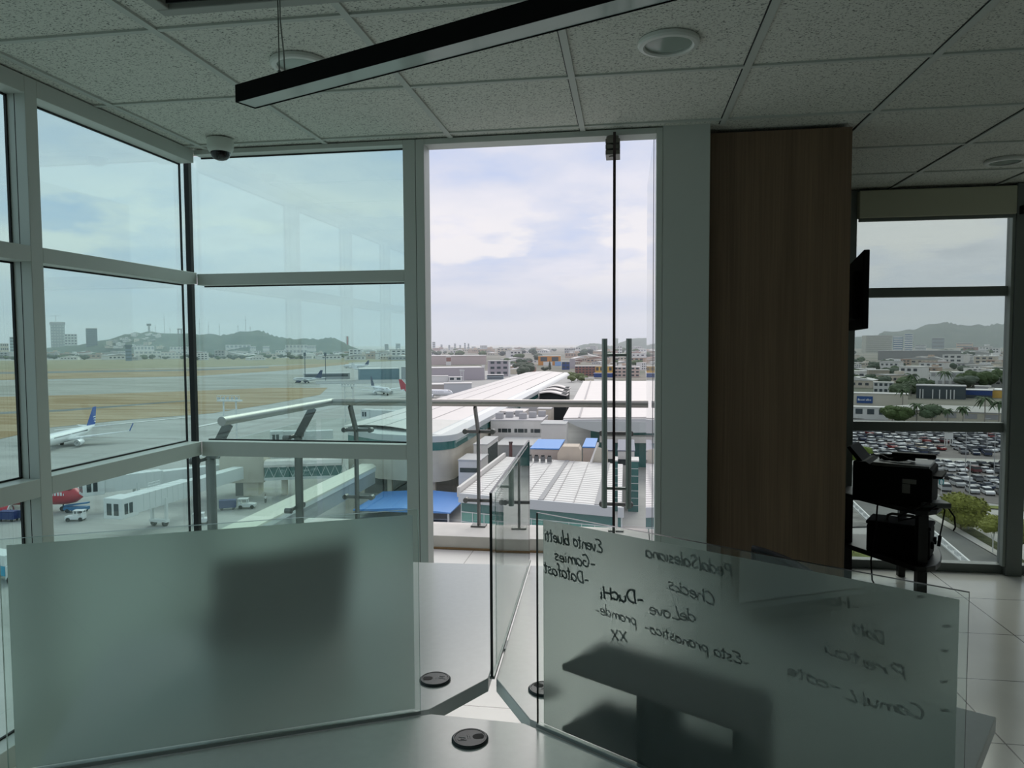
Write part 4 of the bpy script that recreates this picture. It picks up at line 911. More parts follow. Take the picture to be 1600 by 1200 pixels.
airliner('airliner', p0, R(-8), 'white airliner with a red tail fin behind the doorway post', wh, redp, wh, wh, 34.0, 3.9)
p0 = G(556, 575.5, 0)
airliner('airliner', p0, R(170), 'white airliner with a dark tail far out beyond the blue hangar', wh, navy, wh, wh, 40.0, 4.6, winglet=False)
p0 = G(575, 581.5, 0)
airliner('airliner', p0, R(8), 'white airliner half hidden by the blue grey hangar', wh, wh, wh, wh, 36.0, 4.2, winglet=False)
p0 = G(478, 598.5, 0)
airliner('small_aircraft', p0, R(172), 'small parked aircraft on the apron in front of the low flat terminal annex', wh, navy, wh, navy, 26.0, 2.8, 24.0, winglet=False)

# ================================================================== ground vehicles on the apron
vw = pm('vehicle_white', (0.75, 0.77, 0.76), 0.4); vb = pm('cart_blue', (0.02, 0.04, 0.16), 0.5); vg = pm('vehicle_glass', (0.03, 0.04, 0.045), 0.15); vblue = pm('truck_blue', (0.03, 0.17, 0.36), 0.5)
def wheels(o, xs, y, r_, w_=0.25):
    for x in xs:
        for s in (-1, 1): MB().tube([(x, s * y - w_ / 2, r_), (x, s * y + w_ / 2, r_)], r_, 14).build('wheel', tyre, o, smooth=40)
def tug(loc, rz, label):
    o = empty('baggage_tug', loc, rz, label, 'tug', 'white apron tugs')
    MB().prism([(-1.6, 0.35), (1.7, 0.35), (1.75, 0.95), (0.4, 1.1), (-0.2, 1.0), (-1.6, 1.0)], -0.75, 0.75, 0, Matrix.Rotation(PI / 2, 4, 'X')).build('body', vw, o, bevel=0.05)
    c = MB()
    for x in (-1.5, 0.15):
        for y in (-0.65, 0.65): c.box(x - 0.06, x + 0.06, y - 0.06, y + 0.06, 0.98, 1.95)
    c.box(-1.65, 0.3, -0.78, 0.78, 1.93, 2.05); c.box(-1.55, -1.1, -0.6, 0.6, 0.95, 1.5); c.build('cab', vw, o)
    wheels(o, (-1.1, 1.15), 0.72, 0.38)
def cart(loc, rz, label, mm=None):
    o = empty('baggage_cart', loc, rz, label, 'baggage cart', 'baggage carts on the apron')
    MB().box(-1.6, 1.6, -0.8, 0.8, 0.45, 0.6).build('deck', mm or vb, o)
    m = MB(); m.box(-1.6, -1.5, -0.8, 0.8, 0.6, 1.9); m.box(1.5, 1.6, -0.8, 0.8, 0.6, 1.9); m.box(-1.6, 1.6, -0.8, 0.8, 1.85, 1.95); m.box(-1.5, 1.5, -0.78, -0.74, 0.6, 1.8); m.box(-1.5, 1.5, 0.74, 0.78, 0.6, 1.8)
    m.build('canopy', mm or vb, o); wheels(o, (-1.1, 1.1), 0.7, 0.25, 0.15)
tug(G(119, 813.5), R(-165), 'white apron tug parked under the nose of the red airliner')
tug(G(386, 794), R(15), 'white apron tug below the glass passenger bridge')
tug(G(317, 818), R(25), 'white apron tug partly behind the black corner joint')
cart(G(14, 814), R(4), 'dark blue baggage cart under the engine of the red airliner', vb)
cart(G(46, 812), R(6), 'second dark blue baggage cart under the red airliner, right of the first', vb)
cart(G(356, 796), R(25), 'dark blue baggage cart left of the tug below the glass bridge', vb)
tk = empty('belt_loader', G(120, 800), R(5), 'blue flat loader behind the white tug by the red airliner', 'loader')
MB().box(-2.2, 2.2, -0.9, 0.9, 0.5, 1.1).build('body', vblue, tk, bevel=0.05); MB().bar((-2.6, 0.2, 1.2), (2.4, 0.2, 1.9), 0.8, 0.25).build('conveyor', vblue, tk); wheels(tk, (-1.4, 1.4), 0.8, 0.4)
tk = empty('catering_truck', G(6, 905), R(-15), 'white and blue box truck at the left edge beside the frosted screen', 'truck')
MB().box(-3.4, 2.2, -1.2, 1.2, 1.0, 2.4).build('lower_box', pm('truck_cyan', (0.05, 0.36, 0.55), 0.5), tk, bevel=0.04); MB().box(-3.4, 2.2, -1.2, 1.2, 2.4, 3.9).build('upper_box', vw, tk, bevel=0.04)
MB().prism([(2.25, 0.5), (4.0, 0.5), (4.0, 1.4), (3.6, 2.4), (2.25, 2.5)], -1.15, 1.15, 0, Matrix.Rotation(PI / 2, 4, 'X')).build('cab', vw, tk, bevel=0.05); wheels(tk, (-2.2, 3.0), 1.05, 0.5)
# ground crew
def person(loc, rz, label, top, legs):
    o = empty('person', loc, rz, label, 'person')
    bm_ = MB()
    me = bpy.data.meshes.new('body')
    J = [(0, 0, 0.95), (0, 0, 1.18), (0, 0, 1.42), (0, 0, 1.55), (0, 0.01, 1.70), (0.09, 0, 0.90), (0.11, 0.02, 0.50), (0.11, 0, 0.07), (0.11, 0.14, 0.04), (-0.09, 0, 0.90), (-0.12, 0.06, 0.50), (-0.12, 0.0, 0.07), (-0.12, 0.14, 0.04), (0.2, 0, 1.40), (0.26, 0.0, 1.12), (0.27, 0.10, 0.88), (-0.2, 0, 1.40), (-0.27, 0.02, 1.12), (-0.26, 0.14, 0.90)]
    E_ = [(0, 1), (1, 2), (2, 3), (3, 4), (0, 5), (5, 6), (6, 7), (7, 8), (0, 9), (9, 10), (10, 11), (11, 12), (2, 13), (13, 14), (14, 15), (2, 16), (16, 17), (17, 18)]
    rad = [0.15, 0.14, 0.15, 0.06, 0.10, 0.09, 0.065, 0.045, 0.04, 0.09, 0.065, 0.045, 0.04, 0.06, 0.045, 0.035, 0.06, 0.045, 0.035]
    me.from_pydata(J, E_, []); b_ = bpy.data.objects.new('body', me); COL.objects.link(b_); b_.parent = o
    sk_ = b_.modifiers.new('skin', 'SKIN'); lay = me.skin_vertices[0] if me.skin_vertices else None
    if lay:
        for i, v in enumerate(lay.data): v.radius = (rad[i], rad[i])
        lay.data[0].use_root = True
    sb_ = b_.modifiers.new('sub', 'SUBSURF'); sb_.levels = 1; sb_.render_levels = 1
    me.materials.append(pm('skin_tone', (0.30, 0.18, 0.12), 0.6))
    MB().lathe([(0.17, 0.90), (0.185, 1.1), (0.20, 1.38), (0.10, 1.50)], 12).build('shirt', top, o, smooth=60)
    for s in (-1, 1): MB().tube([(s * 0.09, 0, 0.95), (s * 0.115, 0.03, 0.5), (s * 0.115, 0, 0.10)], [0.115, 0.09, 0.075], 10).build('trouser_leg', legs, o, smooth=60)
    for s in (-1, 1): MB().tube([(s * 0.18, 0, 1.41), (s * 0.27, 0.0, 1.14)], [0.08, 0.065], 10).build('sleeve', top, o, smooth=60)
    MB().lathe([(0.108, 1.70), (0.112, 1.76), (0.08, 1.82), (0.01, 1.845)], 12).build('hair', pm('hair_dark', (0.02, 0.015, 0.012), 0.6), o, smooth=60)
    return o
person(G(415, 786), R(30), 'person in a white shirt and dark trousers standing below the glass passenger bridge', pm('shirt_white', (0.75, 0.75, 0.72), 0.8), pm('trousers_dark', (0.03, 0.03, 0.04), 0.8))

# ================================================================== jet bridges and terminal
jb = pm('jet_bridge_white', (0.68, 0.71, 0.69), 0.5); jbd = pm('jet_bridge_dark', (0.10, 0.11, 0.11), 0.5)
cream = pm('terminal_cream_concrete', (0.56, 0.51, 0.42), 0.8, noise=(0.35, 0.08)); teal = pm('teal_glass', (0.03, 0.14, 0.13), 0.08, 0.0, 0.8); rw_ = pm('roof_white', (0.66, 0.62, 0.58), 0.6, noise=(0.2, 0.03)); gro = pm('roof_grey', (0.50, 0.49, 0.48), 0.7, noise=(0.3, 0.06))
blue_r = pm('canopy_blue', (0.06, 0.25, 0.66), 0.5); dark_v = pm('painted_deep_shade', (0.03, 0.035, 0.035), 0.8); wwall = pm('terminal_white_wall', (0.72, 0.69, 0.65), 0.7, noise=(0.4, 0.04)); grwall = pm('terminal_grey_wall', (0.42, 0.42, 0.42), 0.7)  # dark_v puts deep shade into the colour of solid boxes
def at(x, y, z=0): return Vector((x, y, GZ + z))
def jetbridge(a, b, label, floor=4.0, w_=3.0, hgt=3.1, drive=0.3, cab=True):
    A, B = Vector((a[0], a[1], 0)), Vector((b[0], b[1], 0)); d = B - A; l = d.length; rz = math.atan2(d.y, d.x)
    o = empty('jet_bridge', at(a[0], a[1], 0), rz, label, 'jet bridge', 'jet bridges of the terminal')
    MB().box(2.0, l * 0.52, -w_ / 2, w_ / 2, floor, floor + hgt).build('outer_tunnel', jb, o, bevel=0.06)
    MB().box(l * 0.50, l, -w_ / 2 + 0.3, w_ / 2 - 0.3, floor + 0.25, floor + hgt - 0.25).build('inner_tunnel', jb, o, bevel=0.06)
    rb = MB()
    for k in range(int(l * 0.5 / 1.5)): rb.box(2.4 + k * 1.5, 2.5 + k * 1.5, -w_ / 2 - 0.05, w_ / 2 + 0.05, floor - 0.02, floor + hgt + 0.03)
    rb.build('tunnel_ribs', jb, o)
    if cab:
        MB().box(-1.6, 2.2, -w_ / 2 - 0.35, w_ / 2 + 0.35, floor - 0.25, floor + hgt + 0.2).build('cab', jb, o, bevel=0.12)
        wn = MB()
        for s in (-1, 1):
            for k in (-1.0, 0.1): wn.box(k, k + 0.8, s * (w_ / 2 + 0.36) - 0.02, s * (w_ / 2 + 0.36) + 0.02, floor + 0.5, floor + 2.3)
        for k in (-1.2, 0.2): wn.box(-1.63, -1.59, k, k + 0.95, floor + 0.4, floor + 2.4)
        wn.build('cab_windows', vg, o)
    xd = l * drive + 2; dm = MB()
    for s in (-1, 1): dm.box(xd - 0.25, xd + 0.25, s * 1.5 - 0.22, s * 1.5 + 0.22, 0.9, floor + 1.2)
    dm.box(xd - 0.5, xd + 0.5, -1.8, 1.8, 0.7, 1.2); dm.build('drive_column', jb, o)
    for s in (-1, 1): MB().tube([(xd, s * 1.2 - 0.3, 0.55), (xd, s * 1.2 + 0.3, 0.55)], 0.55, 14).build('wheel', tyre, o, smooth=40)
    rl_ = MB()
    for k in range(6): rl_.tube([(xd - 1.6 + k * 0.6, 0.9, floor + hgt), (xd - 1.6 + k * 0.6, 0.9, floor + hgt + 1.0)], 0.04, 6)
    rl_.tube([(xd - 1.6, 0.9, floor + hgt + 1.0), (xd + 1.4, 0.9, floor + hgt + 1.0)], 0.04, 6); rl_.tube([(xd - 1.6, 0.9, floor + hgt + 0.5), (xd + 1.4, 0.9, floor + hgt + 0.5)], 0.04, 6)
    rl_.build('roof_railing', jb, o)
    return o
jetbridge((-104.5, 129.8), (-88.5, 149.5), 'white jet bridge reaching to the nose of the red airliner', drive=0.25)
jetbridge((-85.5, 113.0), (-82.6, 147.0), 'white jet bridge with the empty cab on the open apron', drive=0.22)
ja, jb_ = G(431, 690, 4), G(520, 686, 4)
jetbridge((ja.x, ja.y), (jb_.x, jb_.y), 'white jet bridge seen between the bent railing posts', drive=0.35)
ja = G(573, 652, 4)
jetbridge((ja.x, ja.y), (-66.5, ja.y - 6), 'small far jet bridge cab beside the far left edge of the terminal roof', drive=0.35)
rt2 = empty('bridge_rotunda', at(-83, 151.5), 0.25, 'cream concrete block where the two white jet bridges meet the glass bridge', 'building')
MB().box(-5.2, 4.2, -3.0, 3.6, 3.0, 9.2).build('upper_block', cream, rt2, bevel=0.1)
MB().box(-0.4, 2.8, -2.4, 2.4, 0, 3.0).build('lower_block', cream, rt2)
MB().box(-2.2, -0.5, -1.9, 1.8, 0.0, 2.9).build('stair_core', dark_v, rt2)
gb = empty('passenger_bridge', at(-78.4, 150.8), math.atan2(6.5, 19.0), 'enclosed passenger bridge with green glass sides and a white roof', 'passenger bridge')
Lb = 16.5
MB().box(0, Lb, -2.2, 2.2, 3.6, 4.2).build('floor_beam', jb, gb); MB().box(0.1, Lb, -2.0, 2.0, 4.2, 6.5).build('glass_sides', teal, gb)
br = MB()
for k in range(11):
    x = k * 2.0; br.bar((x, -2.05, 4.2), (x + 1.0, -2.05, 6.5), 0.09, 0.09); br.bar((x + 1.0, -2.05, 6.5), (x + 2.0, -2.05, 4.2), 0.09, 0.09)
br.build('bracing', jb, gb)
rf_ = MB(); rf_.prism([(-2.5, 6.5), (2.5, 6.5), (2.5, 7.0), (1.6, 7.7), (-1.6, 7.7), (-2.5, 7.0)], 0, Lb, 0, Matrix(((0, 0, 1, 0), (1, 0, 0, 0), (0, 1, 0, 0), (0, 0, 0, 1)))); rf_.build('roof', rw_, gb)
for x in (4, 15): MB().box(x - 0.6, x + 0.6, -0.8, 0.8, 0, 3.6).build('pier', cream, gb)
gw = empty('passenger_bridge', at(-53.6, 146.8), math.atan2(-57.0, 0.4), 'long sloping passenger bridge with a pale roof running down from the terminal', 'passenger bridge')
MB().prism([(-1.95, 7.3), (1.95, 7.3), (1.95, 7.6), (1.2, 8.1), (-1.2, 8.1), (-1.95, 7.6)], 0, 60, 0, Matrix(((0, 0, 1, 0), (1, 0, 0, 0), (0, 1, 0, 0), (0, 0, 0, 1)))).build('roof', pm('bridge_roof_cream', (0.70, 0.69, 0.58), 0.6), gw)
MB().box(0, 60, -1.7, 1.7, 4.0, 7.3).build('side_wall', pm('bridge_side_grey', (0.36, 0.37, 0.36), 0.4), gw)
MB().box(0, 60, -1.9, 1.9, 6.6, 7.3).build('fascia', jb, gw)
for x in (10, 30, 50): MB().box(x - 0.5, x + 0.5, -0.8, 0.8, 0, 4.0).build('pier', cream, gw)

tm = empty('terminal_building', at(-50, 150), 0, 'long terminal concourse with a vast pale roof stretching away from the handrail', 'building')
def tl(x, y, z): return (x + 50, y - 150, z)
ro = MB(); nn = 10
for k in range(nn + 1):
    u = k / nn; x = -65.5 + u * 24.5; zz = 14.0 + 0.9 * math.sin(u * PI)
    for y in (164 - u * 13.5, 482): ro.v.append(tl(x, y, zz))
for k in range(nn): ro.f.append((2 * k, 2 * k + 2, 2 * k + 3, 2 * k + 1)); ro.m.append(0)
o_r = ro.build('roof', rw_, tm, smooth=30)
ss = MB()
for k in (2.5, 5.0, 7.5):
    u = k / nn; x = -65.5 + u * 24.5; zz = 14.06 + 0.9 * math.sin(u * PI); ss.box(x - 0.12 + 50, x + 0.12 + 50, 164 - u * 13.5 - 150, 332, zz - 0.05, zz)
for y in range(180, 482, 28): ss.box(-62 + 50, -42 + 50, y - 150, y - 149.85, 14.2, 14.25) if False else None
ss.build('roof_seam', pm('seam_grey', (0.42, 0.40, 0.39), 0.7), tm)
MB().box(-41.2 + 50, -40.2 + 50, 0.8, 332, 13.5, 13.9).build('gutter', pm('gutter_dark', (0.10, 0.10, 0.10), 0.7), tm)
eg = MB(); eg.prism([(-40.3, 13.3), (-40.3, 14.1), (-38.6, 14.0), (-37.2, 13.2), (-36.8, 12.4), (-37.0, 12.2)], 0.0, 332, 0, Matrix(((1, 0, 0, 50), (0, 0, 1, 0), (0, 1, 0, 0), (0, 0, 0, 1)))); eg.build('eave', pm('eave_pale', (0.66, 0.67, 0.64), 0.5), tm, smooth=40)
MB().prism([(-65.5, 164), (-41, 150.2), (-40.2, 150.2), (-40.2, 480), (-65.5, 480)], 12.6, 13.4).build('roof_deck', grwall, tm).location = (50, -150, 0)
# near end: fascia, curved glass band, concrete body on piers
def strip(z0, z1, inset, m, name):
    pts = [(-62, 157.8), (-52, 149.8), (-41 + 0, 147.2)] + [(-41 + (5.2 - inset) * math.sin(a), 147.2 + 6 - (6) * math.cos(a)) for a in [PI / 2 * k / 6 for k in range(1, 7)]] + [(-35.8 - inset, 300), (-62, 300)]
    o = MB().prism(pts, z0, z1).build(name, m, tm, smooth=30); o.location = (50, -150, 0); return o
strip(12.7, 14.0, -0.4, pm('fascia_grey', (0.52, 0.54, 0.53), 0.5), 'fascia'); strip(11.0, 12.7, 0.0, teal, 'glass_band'); strip(4.4, 11.0, 0.3, cream, 'concrete_body')
MB().box(-60 + 50, -37.5 + 50, 6, 140, 0, 4.4).build('recessed_base', dark_v, tm)  # dark box paints the shade below the overhang
for x, y in ((-58, 156), (-50, 151), (-40, 149), (-38, 160)): MB().box(x + 50 - 0.5, x + 50 + 0.5, y - 150 - 0.5, y - 150 + 0.5, 0, 4.4).build('pier', cream, tm)
mu_ = MB()
for k in range(9): mu_.box(-41 + 50 - k * 0.0, -41 + 50 + 0.08, 0, 0.01, 11, 12.7) if False else None
# blue canopies and pale court in front of the terminal
for (xa, xb, ya, yb, z, lbl) in ((-50, -31.5, 129, 146, 1.5, 'large bright blue canopy roof in front of the terminal end'),):
    c_ = empty('canopy', at((xa + xb) / 2, (ya + yb) / 2), 0, lbl, 'canopy'); hx, hy = (xb - xa) / 2, (yb - ya) / 2
    MB().prism([(-hx, z + 1.0), (0, z + 1.6), (hx, z + 1.0), (hx, z + 0.8), (-hx, z + 0.8)], -hy, hy, 0, Matrix.Rotation(PI / 2, 4, 'X')).build('roof', blue_r, c_)
    for x in (-hx + 0.5, hx - 0.5):
        for y in (-hy + 0.5, hy - 0.5): MB().box(x - 0.15, x + 0.15, y - 0.15, y + 0.15, 0, z + 0.9).build('post', vw, c_)
tag(MB().box(-42, -27, 106, 127.5, GZ + 0.02, GZ + 1.0).build('low_flat_roof', rw_), 'low pale flat roof in front of the bright blue canopy', 'roof')

def blk(name, x0, x1, y0, y1, z0, z1, m, label, mt=None, cat='building', rz=0.0):
    o = empty(name, at((x0 + x1) / 2, (y0 + y1) / 2), rz, label, cat)
    hx, hy = (x1 - x0) / 2, (y1 - y0) / 2
    MB().box(-hx, hx, -hy, hy, z0, z1).build('walls', m, o)
    MB().box(-hx - 0.12, hx + 0.12, -hy - 0.12, hy + 0.12, z1, z1 + 0.25).build('roof', mt or gro, o)
    return o, hx, hy
o, hx, hy = blk('annex', -34.2, -29.6, 147.5, 156, 0, 9.0, wwall, 'white annex block with two dark window strips beside the terminal end')
for z in (3.2, 6.6): MB().box(-hx + 0.3, hx - 0.05, -hy - 0.05, -hy + 0.1, z, z + 0.95).build('window_strip', vg, o)
o, hx, hy = blk('stair_tower', -33.2, -30.2, 158, 172, 0, 10.8, wwall, 'tall pale stair tower with a dark side behind the white annex')
MB().box(hx - 0.02, hx + 0.1, -hy + 1, hy - 1, 1.0, 10.0).build('window_strip', dark_v, o)  # panel in the deep-shade colour makes this side dark, no windows
o, hx, hy = blk('annex', -35.3, -21.7, 190, 204, 0, 12.9, wwall, 'long white annex with three window groups in the middle of the doorway view')
for k in range(3):
    for q in ((0, 0.9), (1.1, 2.9), (3.1, 4.0)): MB().box(-hx + 2.0 + k * 4.3 + q[0] * 0.85, -hx + 2.0 + k * 4.3 + q[1] * 0.85, -hy - 0.06, -hy + 0.1, 9.8, 10.8).build('window', vg, o)
o, hx, hy = blk('annex', -20.6, -14.6, 178, 186.2, 0, 13.3, wwall, 'white windowless block joined to the right end of the long white annex')
o, hx, hy = blk('service_building', -31, -20.8, 173.5, 188.5, 0, 8.6, grwall, 'low service building with a worn grey flat roof in front of the white annex')
MB().box(-4, 2, -4, 4, 5.85, 6.0).build('skylight', rw_, o)
o, hx, hy = blk('annex', -35.4, -28.4, 205.5, 214, 0, 13.7, wwall, 'white rooftop room with dark windows behind the long white annex', rw_)
for q in ((-3.2, -1.4), (-0.5, 1.0), (1.6, 3.2)): MB().box(q[0], q[1], -hy - 0.06, -hy + 0.1, 12.2, 13.3).build('window', vg, o)
o, hx, hy = blk('plant_room', -25.0, -21.2, 207, 216, 0, 14.4, cream, 'small cream plant room beside the curved grey roof')
o, hx, hy = blk('plant_room', -32, -26, 222, 232, 0, 14.2, grwall, 'grey plant room with clutter behind the white rooftop room')
for k in range(6):
    tag(MB().box(-1.0, 1.0, -0.8, 0.8, 0, 1.5).build('roof_unit', grwall, loc=at(-33.4 + k * 2.1, 193 + (k % 3) * 3.6, 13.16), bevel=0.08), 'small grey ventilation unit on the roof of the long white annex', 'ventilation unit', 'ventilation units on the white annex')
ch = empty('chimney', at(-24.0, 152), 0, 'tall rusty brown chimney pipe beside the striped roof', 'chimney')
MB().tube([(0, 0, 0), (0, 0, 12.2)], 0.35, 14).build('pipe', pm('rust_brown', (0.13, 0.05, 0.045), 0.7), ch, smooth=40)
MB().tube([(0, 0, 12.2), (0, 0, 12.5)], 0.42, 14).build('cap', pm('rust_dark', (0.06, 0.03, 0.03), 0.7), ch, smooth=40)
# striped roof hall straight ahead
hm = bpy.data.materials.new('ribbed_roof_sheets'); hm.use_nodes = True; t = hm.node_tree; b = t.nodes['Principled BSDF']
g = t.nodes.new('ShaderNodeNewGeometry'); s = t.nodes.new('ShaderNodeSeparateXYZ'); t.links.new(g.outputs['Position'], s.inputs[0])
my = t.nodes.new('ShaderNodeMath'); my.operation = 'MULTIPLY_ADD'; t.links.new(s.outputs[0], my.inputs[0]); my.inputs[1].default_value = 0.26; t.links.new(s.outputs[1], my.inputs[2])
md = t.nodes.new('ShaderNodeMath'); md.operation = 'MODULO'; t.links.new(my.outputs[0], md.inputs[0]); md.inputs[1].default_value = 1.55
lt = t.nodes.new('ShaderNodeMath'); lt.operation = 'LESS_THAN'; t.links.new(md.outputs[0], lt.inputs[0]); lt.inputs[1].default_value = 0.55
mi = t.nodes.new('ShaderNodeMixRGB'); t.links.new(lt.outputs[0], mi.inputs[0]); mi.inputs[1].default_value = (0.72, 0.69, 0.66, 1); mi.inputs[2].default_value = (0.36, 0.34, 0.33, 1)
t.links.new(mi.outputs[0], b.inputs['Base Color']); b.inputs['Roughness'].default_value = 0.6
hall = empty('hall', at(-13, 125), 0, 'hall with a white ribbed roof and green glass front below the balcony', 'building')
HP = [(-26.3, 115), (-0.7, 107.8), (-0.7, 143.2), (-24.4, 149)]
def hl_(p, z): return (p[0] + 13, p[1] - 125, z)
MB().add([hl_(p, 9.0 + 0.02 * (p[1] - 110)) for p in HP] + [hl_(p, 8.6) for p in HP], [(0, 1, 2, 3), (7, 6, 5, 4)] + [(i, i + 4, (i + 1) % 4 + 4, (i + 1) % 4) for i in range(4)]).build('roof', hm, hall)
fa = MB(); a_, b_ = Vector(hl_(HP[0], 8.35)), Vector(hl_(HP[1], 8.35)); fa.bar(a_ + Vector((-0.3, -0.2, 0)), b_ + Vector((0.3, -0.2, 0)), 0.4, 1.5); fa.build('front_fascia', pm('fascia_pale', (0.55, 0.56, 0.57), 0.6), hall)
pa2 = MB(); pa2.bar(Vector(hl_(HP[0], 9.2)) + Vector((-0.4, 0, 0)), Vector(hl_(HP[3], 9.8)) + Vector((-0.4, 0, 0)), 0.5, 1.6); pa2.build('side_parapet', rw_, hall)
wk = MB()
for f_ in (0.30, 0.64, 0.0):
    if f_ == 0: continue
    A_ = Vector(HP[0]).lerp(Vector(HP[1]), f_ + 0.22); B_ = Vector(HP[3]).lerp(Vector(HP[2]), f_ + 0.24)
    wk.bar(hl_(A_, 9.14), hl_((B_[0], B_[1]), 9.78), 0.8, 0.10)
wk.build('roof_walkway', pm('walkway_grey', (0.33, 0.32, 0.32), 0.7), hall)
sm_ = MB()
for f_ in (0.12, 0.28, 0.42, 0.60, 0.72):
    A_ = Vector(HP[0]).lerp(Vector(HP[1]), f_); B_ = Vector(HP[3]).lerp(Vector(HP[2]), f_); sm_.bar(hl_(A_, 9.12), hl_((B_[0], B_[1]), 9.76), 0.12, 0.06)
sm_.build('roof_seam', pm('seam_grey', (0.42, 0.40, 0.39), 0.7), hall)
ft = MB(); ft.bar(Vector(hl_(HP[0], 3.9)) + Vector((0.1, 0.4, 0)), Vector(hl_(HP[1], 3.9)) + Vector((-0.1, 0.4, 0)), 0.3, 7.6); ft.build('front_glass', pm('green_front_glass', (0.14, 0.36, 0.30), 0.1, 0, 0.8), hall)
ft = MB(); ft.bar(Vector(hl_(HP[0], 6.9)) + Vector((0.1, 0.2, 0)), Vector(hl_(HP[1], 6.9)) + Vector((-0.1, 0.2, 0)), 0.3, 1.5); ft.build('glass_band', teal, hall)
fm2 = MB()
for z in (6.0, 4.4, 2.6, 1.0): fm2.bar(Vector(hl_(HP[0], z)) + Vector((0, 0.15, 0)), Vector(hl_(HP[1], z)) + Vector((0, 0.15, 0)), 0.15, 0.13)
for k in range(14):
    p = Vector(HP[0]).lerp(Vector(HP[1]), k / 13); fm2.bar(hl_((p[0], p[1] + 0.15), 0.2), hl_((p[0], p[1] + 0.15), 7.6), 0.10, 0.10)
fm2.build('glazing_bars', jb, hall)
MB().prism([(p[0] + 13, p[1] - 125 + (0.6 if i < 2 else -0.5)) for i, p in enumerate(HP)], 0, 8.5).build('walls', grwall, hall)
# buildings behind the hall
o, hx, hy = blk('service_building', -19.6, -13.8, 150.5, 165, 0, 11.2, pm('pinkish_wall', (0.56, 0.47, 0.42), 0.8), 'low building with a flat bright blue roof behind the ribbed roof', blue_r)
o, hx, hy = blk('service_building', -9.0, -6.6, 154, 168, 0, 11.2, pm('pinkish_wall', (0.56, 0.47, 0.42), 0.8), 'narrow building with a blue roof right of the cream lift house', blue_r)
lh = empty('lift_house', at(-11.3, 149), 0, 'cream lift house with a sloping top between the two blue roofs', 'building')
MB().prism([(-2.4, 8.5), (2.2, 8.5), (2.2, 11.6), (1.8, 12.4), (-1.4, 12.4), (-2.4, 11.0)], -2.2, 2.2, 0, Matrix.Rotation(PI / 2, 4, 'X')).build('upper_walls', pm('cream_wall', (0.62, 0.52, 0.42), 0.8, noise=(0.5, 0.05)), lh); MB().box(-2.4, 2.2, -2.2, 2.2, 0, 8.5).build('lower_walls', grwall, lh)
fn = empty('roof_fin', at(-6.2, 145), 0, 'slanting white fin wall at the rear of the ribbed roof', 'wall')
MB().bar((-0.9, -2, 9.0), (0.6, 3, 13.0), 0.35, 0.5).build('coping', rw_, fn); MB().prism([(-1, 0), (2.6, 0), (2.6, 12.2), (0.6, 12.6), (-1, 9.0)], -0.2, 0.0, 0, Matrix.Rotation(PI / 2, 4, 'X')).build('panel', cream, fn)
o, hx, hy = blk('service_building', -5.0, 1.6, 151, 168, 0, 11.0, wwall, 'white building with a slate blue roof behind the door handle', pm('slate_blue_roof', (0.16, 0.17, 0.22), 0.6))
MB().box(-hx, hx, -hy - 0.05, -hy + 0.1, 8.2, 9.4).build('window_strip', vg, o)
o, hx, hy = blk('glass_tower', 0.35, 2.3, 145, 149.5, 0, 9.9, teal, 'teal glazed block at the right end of the ribbed roof', wwall)
gl_ = MB()
for k in range(6): gl_.box(-hx - 0.03, hx, -hy - 0.05, -hy + 0.05, 1.2 + k * 1.45, 1.3 + k * 1.45)
gl_.build('glazing_bars', jb, o)
for k in range(4):
    mo = empty('condenser_unit', at(-18.9 + k * 1.32, 144.2 - k * 0.3, 9.75), 0, 'dark condenser unit in the row in front of the pinkish wall', 'condenser unit', 'condenser units behind the ribbed roof')
    MB().box(-0.45, 0.45, -0.35, 0.35, 0.1, 1.1).build('casing', pm('condenser_grey', (0.14, 0.14, 0.14), 0.6), mo, bevel=0.08)
    MB().lathe([(0.34, 1.1), (0.34, 1.3), (0.05, 1.3)], 14).build('fan', black, mo); MB().box(-0.45, 0.45, -0.45, 0.45, 0.0, 0.1).build('base', gro, mo)
# curved grey roof further right
r2 = empty('terminal_hall', at(0, 190), 0, 'second terminal hall with a white roof and a curved grey fascia', 'building')
MB().add([(-16, -2, 14), (32, 8, 14), (32, 176, 14.6), (-21, 174, 14.6), (-16, -2, 13.6), (32, 8, 13.6), (32, 176, 14), (-21, 174, 14)], [(0, 1, 2, 3), (7, 6, 5, 4), (0, 4, 5, 1), (1, 5, 6, 2), (2, 6, 7, 3), (3, 7, 4, 0)]).build('roof', rw_, r2)
MB().bar((-12, -1, 14.1), (-17.5, 174, 14.75), 0.5, 0.1).build('roof_seam', pm('seam_grey', (0.42, 0.40, 0.39), 0.7), r2)
fc = MB(); ptsx = [(-16, 13.9), (32, 13.9), (32, 10.6), (-2, 10.4), (-6, 10.5), (-9, 11.0), (-12, 11.9), (-14.5, 13.0), (-16, 13.6)]
fc.prism(ptsx, -0.4, 0.4, 0, T(0, -2.2, 0, 0.18) @ Matrix.Rotation(PI / 2, 4, 'X')); fc.build('fascia', pm('fascia_grey', (0.52, 0.54, 0.53), 0.5), r2)
MB().box(-9.5, 32, 8.0, 9.0, 0, 13.5).build('glass_wall', teal, r2); MB().box(-9.5, 32, 8.5, 165, 0, 13.5).build('hall_body', grwall, r2); MB().box(-7, 32, 4, 8.5, 7.0, 8.6).build('balcony_strip', wwall, r2)
